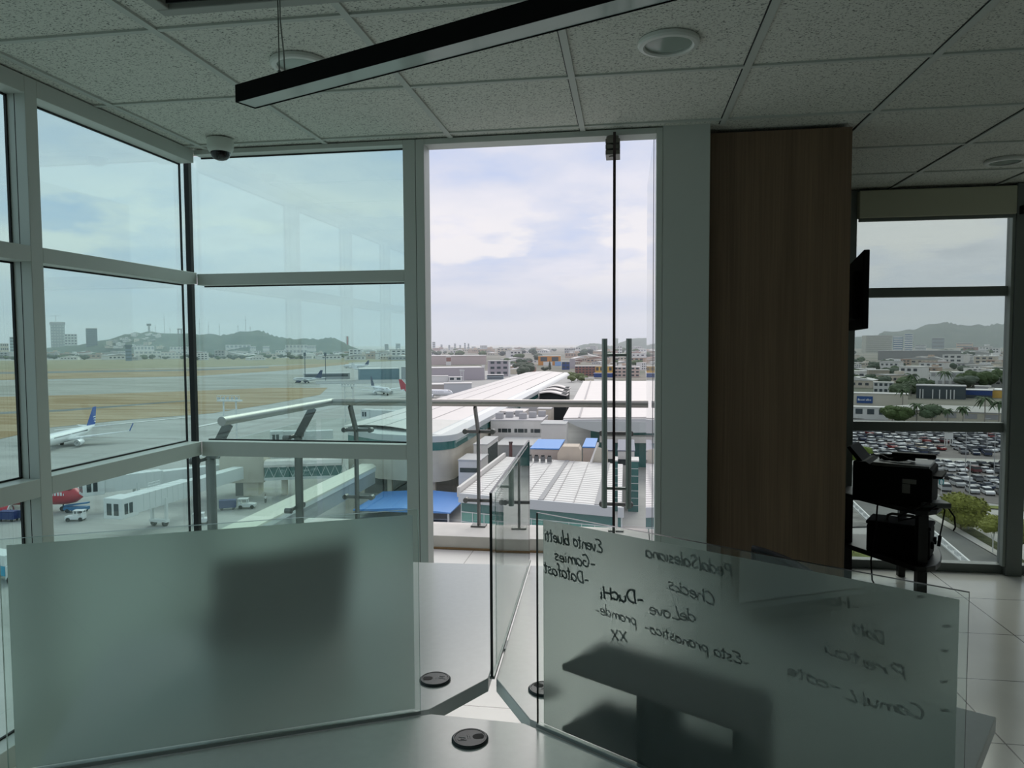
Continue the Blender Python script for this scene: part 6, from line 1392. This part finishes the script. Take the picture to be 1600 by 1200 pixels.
# nearest row: low buildings along the far side of the car park
o, w_, h, d_ = far_block(1318, 1412, 635, 615.5, 'supermarket', 'long cream building carrying the blue sign', pm('super_cream', (0.66, 0.62, 0.52), 0.7), depth=0.25)
sg = MB().box(-w_ / 2 + w_ * 0.245, -w_ / 2 + w_ * 0.485, -0.5, -0.05, h * 0.25, h * 0.80).build('sign_panel', pm('sign_blue', (0.02, 0.08, 0.26), 0.4), o)
sl = MB()
for k, (wd_, hh_) in enumerate(((0.7, 0.8), (0.5, 0.5), (0.5, 0.5), (0.35, 0.5), (0.5, 0.5), (0.2, 0.8), (0.5, 0.5), (0.5, 0.8), (0.35, 0.5), (0.5, 0.5))):
    xk = -w_ / 2 + w_ * 0.262 + k * w_ * 0.0205; sl.box(xk, xk + wd_ * w_ * 0.027, -0.58, -0.5, h * 0.45, h * 0.45 + hh_ * h * 0.20)
sl.build('sign_lettering', wh, o).parent = sg
o, w_, h, d_ = far_block(1318, 1384, 655, 637, 'low_building', 'low white building with dark doorways left of the round green trees', whb, depth=0.3, bands=1, cols=4, band_m=dgb)
o, w_, h, d_ = far_block(1393, 1640, 662, 645, 'retail_hall', 'long cream retail hall with a wide flat roof behind the palms', pm('retail_cream', (0.62, 0.58, 0.46), 0.7), depth=0.22, bands=1, cols=9, band_m=gyb, roofm=gyb)
MB().add([(-w_ / 2 - 0.5, -0.5, h + 0.3), (w_ / 2 + 0.5, -0.5, h + 0.3), (w_ / 2 + 0.5, d_ + 0.5, h + 0.3), (-w_ / 2 - 0.5, d_ + 0.5, h + 0.3), (-w_ * 0.3, d_ / 2, h + 2.2), (w_ * 0.45, d_ / 2, h + 2.2)], [(0, 1, 5, 4), (2, 3, 4, 5), (1, 2, 5), (3, 0, 4), (3, 2, 1, 0)]).build('hip_roof', pm('hip_roof_grey', (0.46, 0.46, 0.42), 0.7), o)

scatter_trees(80, (-30, 640), (550, 562.5), L1, 0.8, 1.3)
scatter_houses(125, (-30, 640), (549.5, 563), L1, (8, 3, 2, 1, 0.6), 0.8, 1.5)
scatter_houses(82, (672, 1004), (544.5, 584), L2, (6, 3, 3, 2, 2), 0.8, 1.6, ((668, 800, 556, 600), (835, 895, 552, 600), (893, 965, 570, 600)))
scatter_trees(45, (672, 1004), (546, 580), L2, 0.9, 1.9, ((668, 760, 560, 600), (838, 890, 552, 600), (893, 965, 566, 600)))
scatter_houses(78, (1322, 1640), (549, 606), L3, (8, 4, 2, 1, 0.6), 0.8, 1.7, ((1345, 1500, 540, 566), (1415, 1440, 570, 596), (1355, 1392, 570, 600), (1452, 1506, 578, 610)))
scatter_trees(75, (1322, 1640), (550, 608), L3, 0.8, 1.6, ((1452, 1506, 578, 610), (1415, 1440, 572, 596), (1350, 1450, 546, 562)))
# --- fuller trees with leaf tufts close to the road
def leafy_tree(px, py, rad, hgt, col, label, trunk_w=0.16, white=False, seed=1, n=1500):
    o = empty('tree', G(px, py), 0, label, 'tree'); rr = random.Random(seed)
    m, bl_ = lump(rad, seed, hgt, 6, 0.62)
    for k in range(n):
        b_ = rr.choice(bl_); v = Vector((rr.gauss(0, 1), rr.gauss(0, 1), rr.gauss(0, 1))).normalized(); q = Vector(b_[:3]) + Vector((v.x, v.y, v.z * 0.62)) * b_[3] * rr.uniform(0.95, 1.22)
        a = Vector((rr.gauss(0, 1), rr.gauss(0, 1), rr.gauss(0, 0.6))).normalized() * rad * 0.085; c_ = a.cross(v).normalized() * rad * 0.05
        m.add([q - a, q + c_, q + a, q - c_], [(0, 1, 2, 3)])
    c = m.build('crown', leafm, o); c.color = (*col, 1)
    tk = MB(); tk.tube([(0, 0, 0), (0, 0, hgt * 0.45), (0.15, 0, hgt * 0.8)], [trunk_w, trunk_w * 0.8, trunk_w * 0.5], 8)
    for a in (0.5, 2.4, 4.4): tk.tube([(0, 0, hgt * 0.42), (rad * 0.35 * math.cos(a), rad * 0.35 * math.sin(a), hgt * 0.95)], [trunk_w * 0.6, trunk_w * 0.3], 6)
    tk.build('trunk', pm('trunk_whitewash', (0.7, 0.7, 0.66), 0.8) if white else trunkm, o); return o
lime = (0.20, 0.22, 0.035); limed = (0.15, 0.18, 0.05)
leafy_tree(1501, 828, 3.9, 3.9, lime, 'broad yellow-green tree beside the road, right of the stand', seed=3, n=2600)
leafy_tree(1551, 864, 2.0, 4.5, lime, 'small yellow-green tree with a whitewashed trunk beside the dark window post', 0.10, True, 5)
leafy_tree(1612, 885, 3.2, 5.0, limed, 'green tree cut off by the right edge behind the window post', seed=6)
leafy_tree(1338, 731, 3.2, 4.0, (0.14, 0.20, 0.03), 'bright green tree left of the printer tray above the road', seed=7, n=900)
leafy_tree(1312, 735, 3.0, 3.5, (0.14, 0.20, 0.03), 'bright green tree hidden behind the pillar edge', seed=8, n=500)
leafy_tree(1334, 866, 1.2, 2.0, (0.10, 0.14, 0.04), 'small bush tree on the lawn below the lower shelf', 0.06, seed=9, n=400)
leafy_tree(1394, 661, 4.6, 4.2, (0.07, 0.11, 0.03), 'round green tree left of the palms by the car park', seed=11, n=700)
leafy_tree(1413, 661, 4.8, 4.0, (0.07, 0.11, 0.03), 'second round green tree left of the palms, right of the first', seed=12, n=700)
leafy_tree(1456, 662, 4.2, 5.0, (0.08, 0.12, 0.06), 'grey green tree among the palms by the car park', seed=13, n=700)
for i, (px, py, s_) in enumerate(((1507, 606, 1.5), (1520, 605, 1.7), (1533, 606, 1.6), (1547, 605, 1.5), (1560, 604, 1.7), (1573, 606, 1.5), (1600, 606, 1.6))):
    add_tree(G(px, py), (s_ * 0.95, s_ * 0.8, s_ * 1.15), 'large dark green tree in the row above the navy store', 'row of large trees above the navy store', (0.06, 0.095, 0.03))
for i, (px, py, s_) in enumerate(((1395, 622, 1.4), (1408, 623, 1.5), (1418, 618, 1.4), (1335, 605, 1.6), (1345, 606, 1.3), (1420, 613, 1.3), (1432, 616, 1.5), (1448, 612, 1.4), (1372, 603, 1.2), (1592, 650, 1.0), (1612, 650, 1.0))):
    add_tree(G(px, py), (s_ * 0.9, s_ * 0.8, s_ * 0.95), 'dark tree in the belt between the blue sign and the showroom', 'tree belt around the showroom', (0.07, 0.10, 0.05))
# --- palms
palm_m = pm('palm_frond', (0.06, 0.10, 0.04), 0.8)
def palm(px, py, hgt, label, seed):
    o = empty('palm_tree', G(px, py), 0, label, 'palm tree', 'palms by the car park'); rr = random.Random(seed)
    MB().tube([(0, 0, 0), (0.1, 0, hgt * 0.5), (0, 0.1, hgt)], [0.28, 0.2, 0.16], 7).build('trunk', pm('palm_trunk', (0.30, 0.28, 0.24), 0.9), o, smooth=40)
    f = MB()
    for k in range(15):
        a = 2 * PI * k / 15 + rr.uniform(-0.2, 0.2); up_ = rr.uniform(0.1, 1.1); L_ = hgt * 0.42
        pts = [Vector((math.cos(a) * L_ * u, math.sin(a) * L_ * u, hgt + L_ * (up_ * u - 1.15 * u * u))) for u in (0, 0.25, 0.5, 0.75, 1.0)]
        sd = Vector((-math.sin(a), math.cos(a), -0.5))
        for p, q, w0, w1 in zip(pts, pts[1:], (0.15, 0.55, 0.6, 0.4), (0.55, 0.6, 0.4, 0.05)):
            up2 = Vector((math.sin(a), -math.cos(a), -0.5))
            f.add([p, q, q + sd * w1, p + sd * w0], [(0, 1, 2, 3)]); f.add([p, q, q + up2 * w1, p + up2 * w0], [(3, 2, 1, 0)])
    f.build('fronds', palm_m, o); return o
palm(1432, 661, 7.5, 'first palm from the left in front of the long retail hall', 1)
palm(1480, 664, 6.0, 'short palm in front of the middle of the retail hall', 2)
palm(1504, 665, 7.0, 'palm in front of the retail hall, second from its right end', 3)
palm(1538, 665, 10.5, 'tallest palm at the right end of the retail hall', 4)
palm(1560, 666, 9.0, 'palm nearest the dark window post in front of the retail hall', 5)
palm(1475.5, 618, 14.0, 'tall palm in front of the white hall above the showroom', 6)
palm(1423, 620, 13.0, 'tall palm above the left end of the dark showroom', 7)
palm(1410, 638, 9.0, 'palm at the right end of the cream building with the blue sign', 8)
tag(MB().tube([(0, 0, 0), (0, 0, 12)], 0.10, 8).build('lamp_post', gyb, loc=G(1513, 828)), 'tall thin lamp post behind the broad yellow-green tree', 'lamp post')
for px, py, hh_, lbl in ((1508, 745, 12, 'tall thin lamp post in the middle of the car park'), (1553, 748, 11, 'tall thin lamp post in the car park near the window post'), (1542, 707, 10, 'short lamp post in the upper rows of the car park')):
    lpst = empty('lamp_post', G(px, py), 0, lbl, 'lamp post'); MB().tube([(0, 0, 0), (0, 0, hh_)], 0.09, 8).build('pole', gyb, lpst); MB().box(-0.8, 0.8, -0.15, 0.15, hh_, hh_ + 0.15).build('lamp_arm', gyb, lpst)
# white guard tower in the car park
gtw = empty('guard_tower', G(1482, 697), 0, 'white slatted guard tower among the parked cars', 'tower')
for x in (-0.8, 0.8):
    for y in (-0.8, 0.8): MB().box(x - 0.12, x + 0.12, y - 0.12, y + 0.12, 0, 4.6).build('leg', whb, gtw)
MB().box(-0.9, 0.9, -0.9, 0.9, 2.3, 4.4).build('cabin', whb, gtw); MB().box(-1.2, 1.2, -1.2, 1.2, 4.6, 4.9).build('roof', whb, gtw)
# row sign with a letter
sgn = empty('parking_sign', G(1470.5, 772), R(-20), 'small teal sign with a white B at the edge of the car park', 'sign')
MB().tube([(0, 0, 0), (0, 0, 3.2)], 0.06, 8).build('post', whb, sgn); pb_ = MB().box(-0.5, 0.5, -0.03, 0.03, 2.1, 3.2).build('board', pm('sign_teal', (0.03, 0.20, 0.22), 0.5), sgn)
lt_ = MB()
for q in ((-0.22, -0.10, 2.25, 3.05), (-0.22, 0.14, 2.93, 3.05), (-0.22, 0.14, 2.59, 2.71), (-0.22, 0.16, 2.25, 2.37), (0.12, 0.24, 2.68, 2.96), (0.14, 0.26, 2.34, 2.62)): lt_.box(q[0], q[1], -0.06, -0.03, q[2], q[3])
lt_.build('letter', wh, sgn).parent = pb_
# --- cars
paint = ocol('car_paint', 0.3); carg = pm('car_glass', (0.02, 0.025, 0.03), 0.1)
def rounded(pts, y0, y1, m, mi=0):
    m.prism(pts, y0, y1, mi, Matrix.Rotation(PI / 2, 4, 'X'))
KINDS = ('saloon', 'hatchback', 'off-roader', 'pick-up')
def car_shapes(kind):
    """side outlines: body, glasshouse, roof"""
    if kind == 0: return [(-2.2, 0.35), (2.2, 0.35), (2.25, 0.65), (2.1, 0.82), (1.0, 0.95), (-1.6, 0.98), (-2.2, 0.90)], [(1.05, 0.93), (0.35, 1.38), (-0.95, 1.40), (-1.7, 0.96)], [(0.40, 1.36), (-0.98, 1.38), (-0.90, 1.45), (0.30, 1.44)]
    if kind == 1: return [(-1.9, 0.35), (1.95, 0.35), (2.0, 0.7), (1.85, 0.85), (0.95, 1.0), (-1.85, 1.05)], [(1.0, 0.97), (0.35, 1.48), (-1.5, 1.48), (-1.88, 1.02)], [(0.40, 1.46), (-1.53, 1.46), (-1.45, 1.54), (0.3, 1.54)]
    if kind == 2: return [(-2.2, 0.42), (2.2, 0.42), (2.25, 0.9), (2.1, 1.05), (1.1, 1.15), (-2.15, 1.15)], [(1.15, 1.1), (0.5, 1.70), (-1.9, 1.70), (-2.17, 1.12)], [(0.55, 1.68), (-1.92, 1.68), (-1.86, 1.78), (0.45, 1.78)]
    return [(-2.6, 0.45), (2.5, 0.45), (2.55, 0.9), (2.4, 1.05), (1.4, 1.15), (-2.6, 1.10)], [(1.45, 1.1), (0.85, 1.65), (-0.45, 1.67), (-0.6, 1.1)], [(0.9, 1.63), (-0.47, 1.65), (-0.42, 1.74), (0.8, 1.73)]
_near = []; _far = []
for k in range(4):
    bd, gh, rf_ = car_shapes(k); W = 0.88 if k < 2 else 0.95
    b_ = MB(); rounded(bd, -W, W, b_)
    rounded(rf_, -W * 0.80, W * 0.80, b_)
    for s in (-1, 1): b_.box(-0.35, -0.27, s * W * 0.86 - 0.03, s * W * 0.86 + 0.03, 0.95, 1.45 if k < 2 else 1.7)
    g_ = MB(); n4 = len(gh); top = max(z for _, z in gh)
    vs = [(x, s * (W * 0.95 if z < top - 0.2 else W * 0.78), z) for s in (-1, 1) for x, z in gh]
    g_.add(vs, [tuple(range(n4)), tuple(range(2 * n4 - 1, n4 - 1, -1))] + [(i, i + n4, (i + 1) % n4 + n4, (i + 1) % n4) for i in range(n4)])
    root = b_.build('car', paint, bevel=0.0); gl_ = g_.build('windows', carg, root)
    for x in (-1.35, 1.35):
        for s in (-1, 1): MB().tube([(x, s * (W - 0.1), 0.33), (x, s * (W + 0.02), 0.33)], 0.33, 12).build('wheel', tyre, root)
    _near.append(root)
    f_ = MB(); f_.v = list(b_.v); f_.f = list(b_.f); f_.m = [0] * len(b_.f); f_.add(g_.v, g_.f, 1)
    for x in (-1.35, 1.35): f_.tube([(x, -W - 0.02, 0.33), (x, W + 0.02, 0.33)], 0.33, 10, 2)
    o = f_.build('car', [paint, carg, tyre]); _far.append(o.data); bpy.data.objects.remove(o)
car_cols = [('white', (0.72, 0.73, 0.73), 30), ('silver', (0.42, 0.43, 0.43), 22), ('grey', (0.15, 0.16, 0.17), 18), ('black', (0.015, 0.016, 0.018), 10), ('dark blue', (0.03, 0.045, 0.09), 8), ('red', (0.26, 0.04, 0.04), 3), ('maroon', (0.13, 0.035, 0.04), 3), ('beige', (0.45, 0.38, 0.28), 2)]
_first = set(); ncar = 0
def park(p, rz, near, lot):
    global ncar
    kd = rnd.choices((0, 1, 2, 3), (5, 4, 5, 2))[0]; cc = rnd.choices(car_cols, [c[2] for c in car_cols])[0]
    if near:
        o = copy_tree(_near[kd])
    else:
        o = bpy.data.objects.new('car', _far[kd]); COL.objects.link(o)
    o.location = p; o.rotation_euler = (0, 0, rz); o.color = (*cc[1], 1); ncar += 1
    tag(o, '%s %s parked in the %s of the car park' % (cc[0], KINDS[kd], lot), 'car', '%s %ss in the %s' % (cc[0], KINDS[kd], lot))
def row(a, b, near, lot, nose, gap=2.75, skip=0.06):
    A, B = G(*a), G(*b); d = (B - A); n_ = int(d.length / gap); d.normalize(); rz = math.atan2(d.y, d.x) + PI / 2 + nose
    for k in range(n_):
        if rnd.random() < skip: continue
        park(A + d * (k * gap + rnd.uniform(-0.15, 0.15)), rz + (PI if rnd.random() < 0.35 else 0) + rnd.uniform(-0.04, 0.04), near, lot)
UP_, LO_ = 'upper rows', 'lower rows'
for i, (ya, yb) in enumerate(((674, 681), (678.5, 685.5), (684, 691), (688.5, 696), (694.5, 702), (699.5, 707.5))):
    row((1318, ya - 1), (1610, yb), False, UP_, 0.30, 2.7, 0.07)
row((1345, 706.5), (1480, 710.5), False, UP_, 0.30, 2.7, 0.05); row((1350, 712), (1446, 713), False, UP_, 0.30, 2.7, 0.05)
row((1506, 709), (1560, 713), True, UP_, 0.30, 2.8, 0.05)
row((1462, 727), (1610, 733), True, LO_, 0.35, 2.75, 0.06); row((1462, 735), (1610, 742), True, LO_, 0.35, 2.75, 0.06)
row((1463, 748), (1610, 756), True, LO_, 0.35, 2.75, 0.06); row((1497, 760), (1612, 768), True, LO_, 0.35, 2.75, 0.04); row((1475, 766), (1602, 778), True, LO_, 0.35, 2.75, 0.05)
for o in _near:
    for c in list(o.children): bpy.data.objects.remove(c)
    bpy.data.objects.remove(o)
print('CARS', ncar)

# ================================================================== haze lying over the far land
hzm = bpy.data.materials.new('haze'); hzm.use_nodes = True; t = hzm.node_tree; t.nodes.clear()
o_ = t.nodes.new('ShaderNodeOutputMaterial'); vs_ = t.nodes.new('ShaderNodeVolumeScatter'); vs_.inputs['Color'].default_value = (0.88, 0.935, 1.0, 1); vs_.inputs['Density'].default_value = 1.35e-4; vs_.inputs['Anisotropy'].default_value = 0.25
t.links.new(vs_.outputs[0], o_.inputs['Volume'])
hz_o = MB().box(-7000, 7000, 535, 8000, GZ - 20, GZ + 260).build('haze', hzm); hz_o['kind'] = 'stuff'; hz_o['label'] = 'pale haze over the distant city and hills'; hz_o['category'] = 'haze'
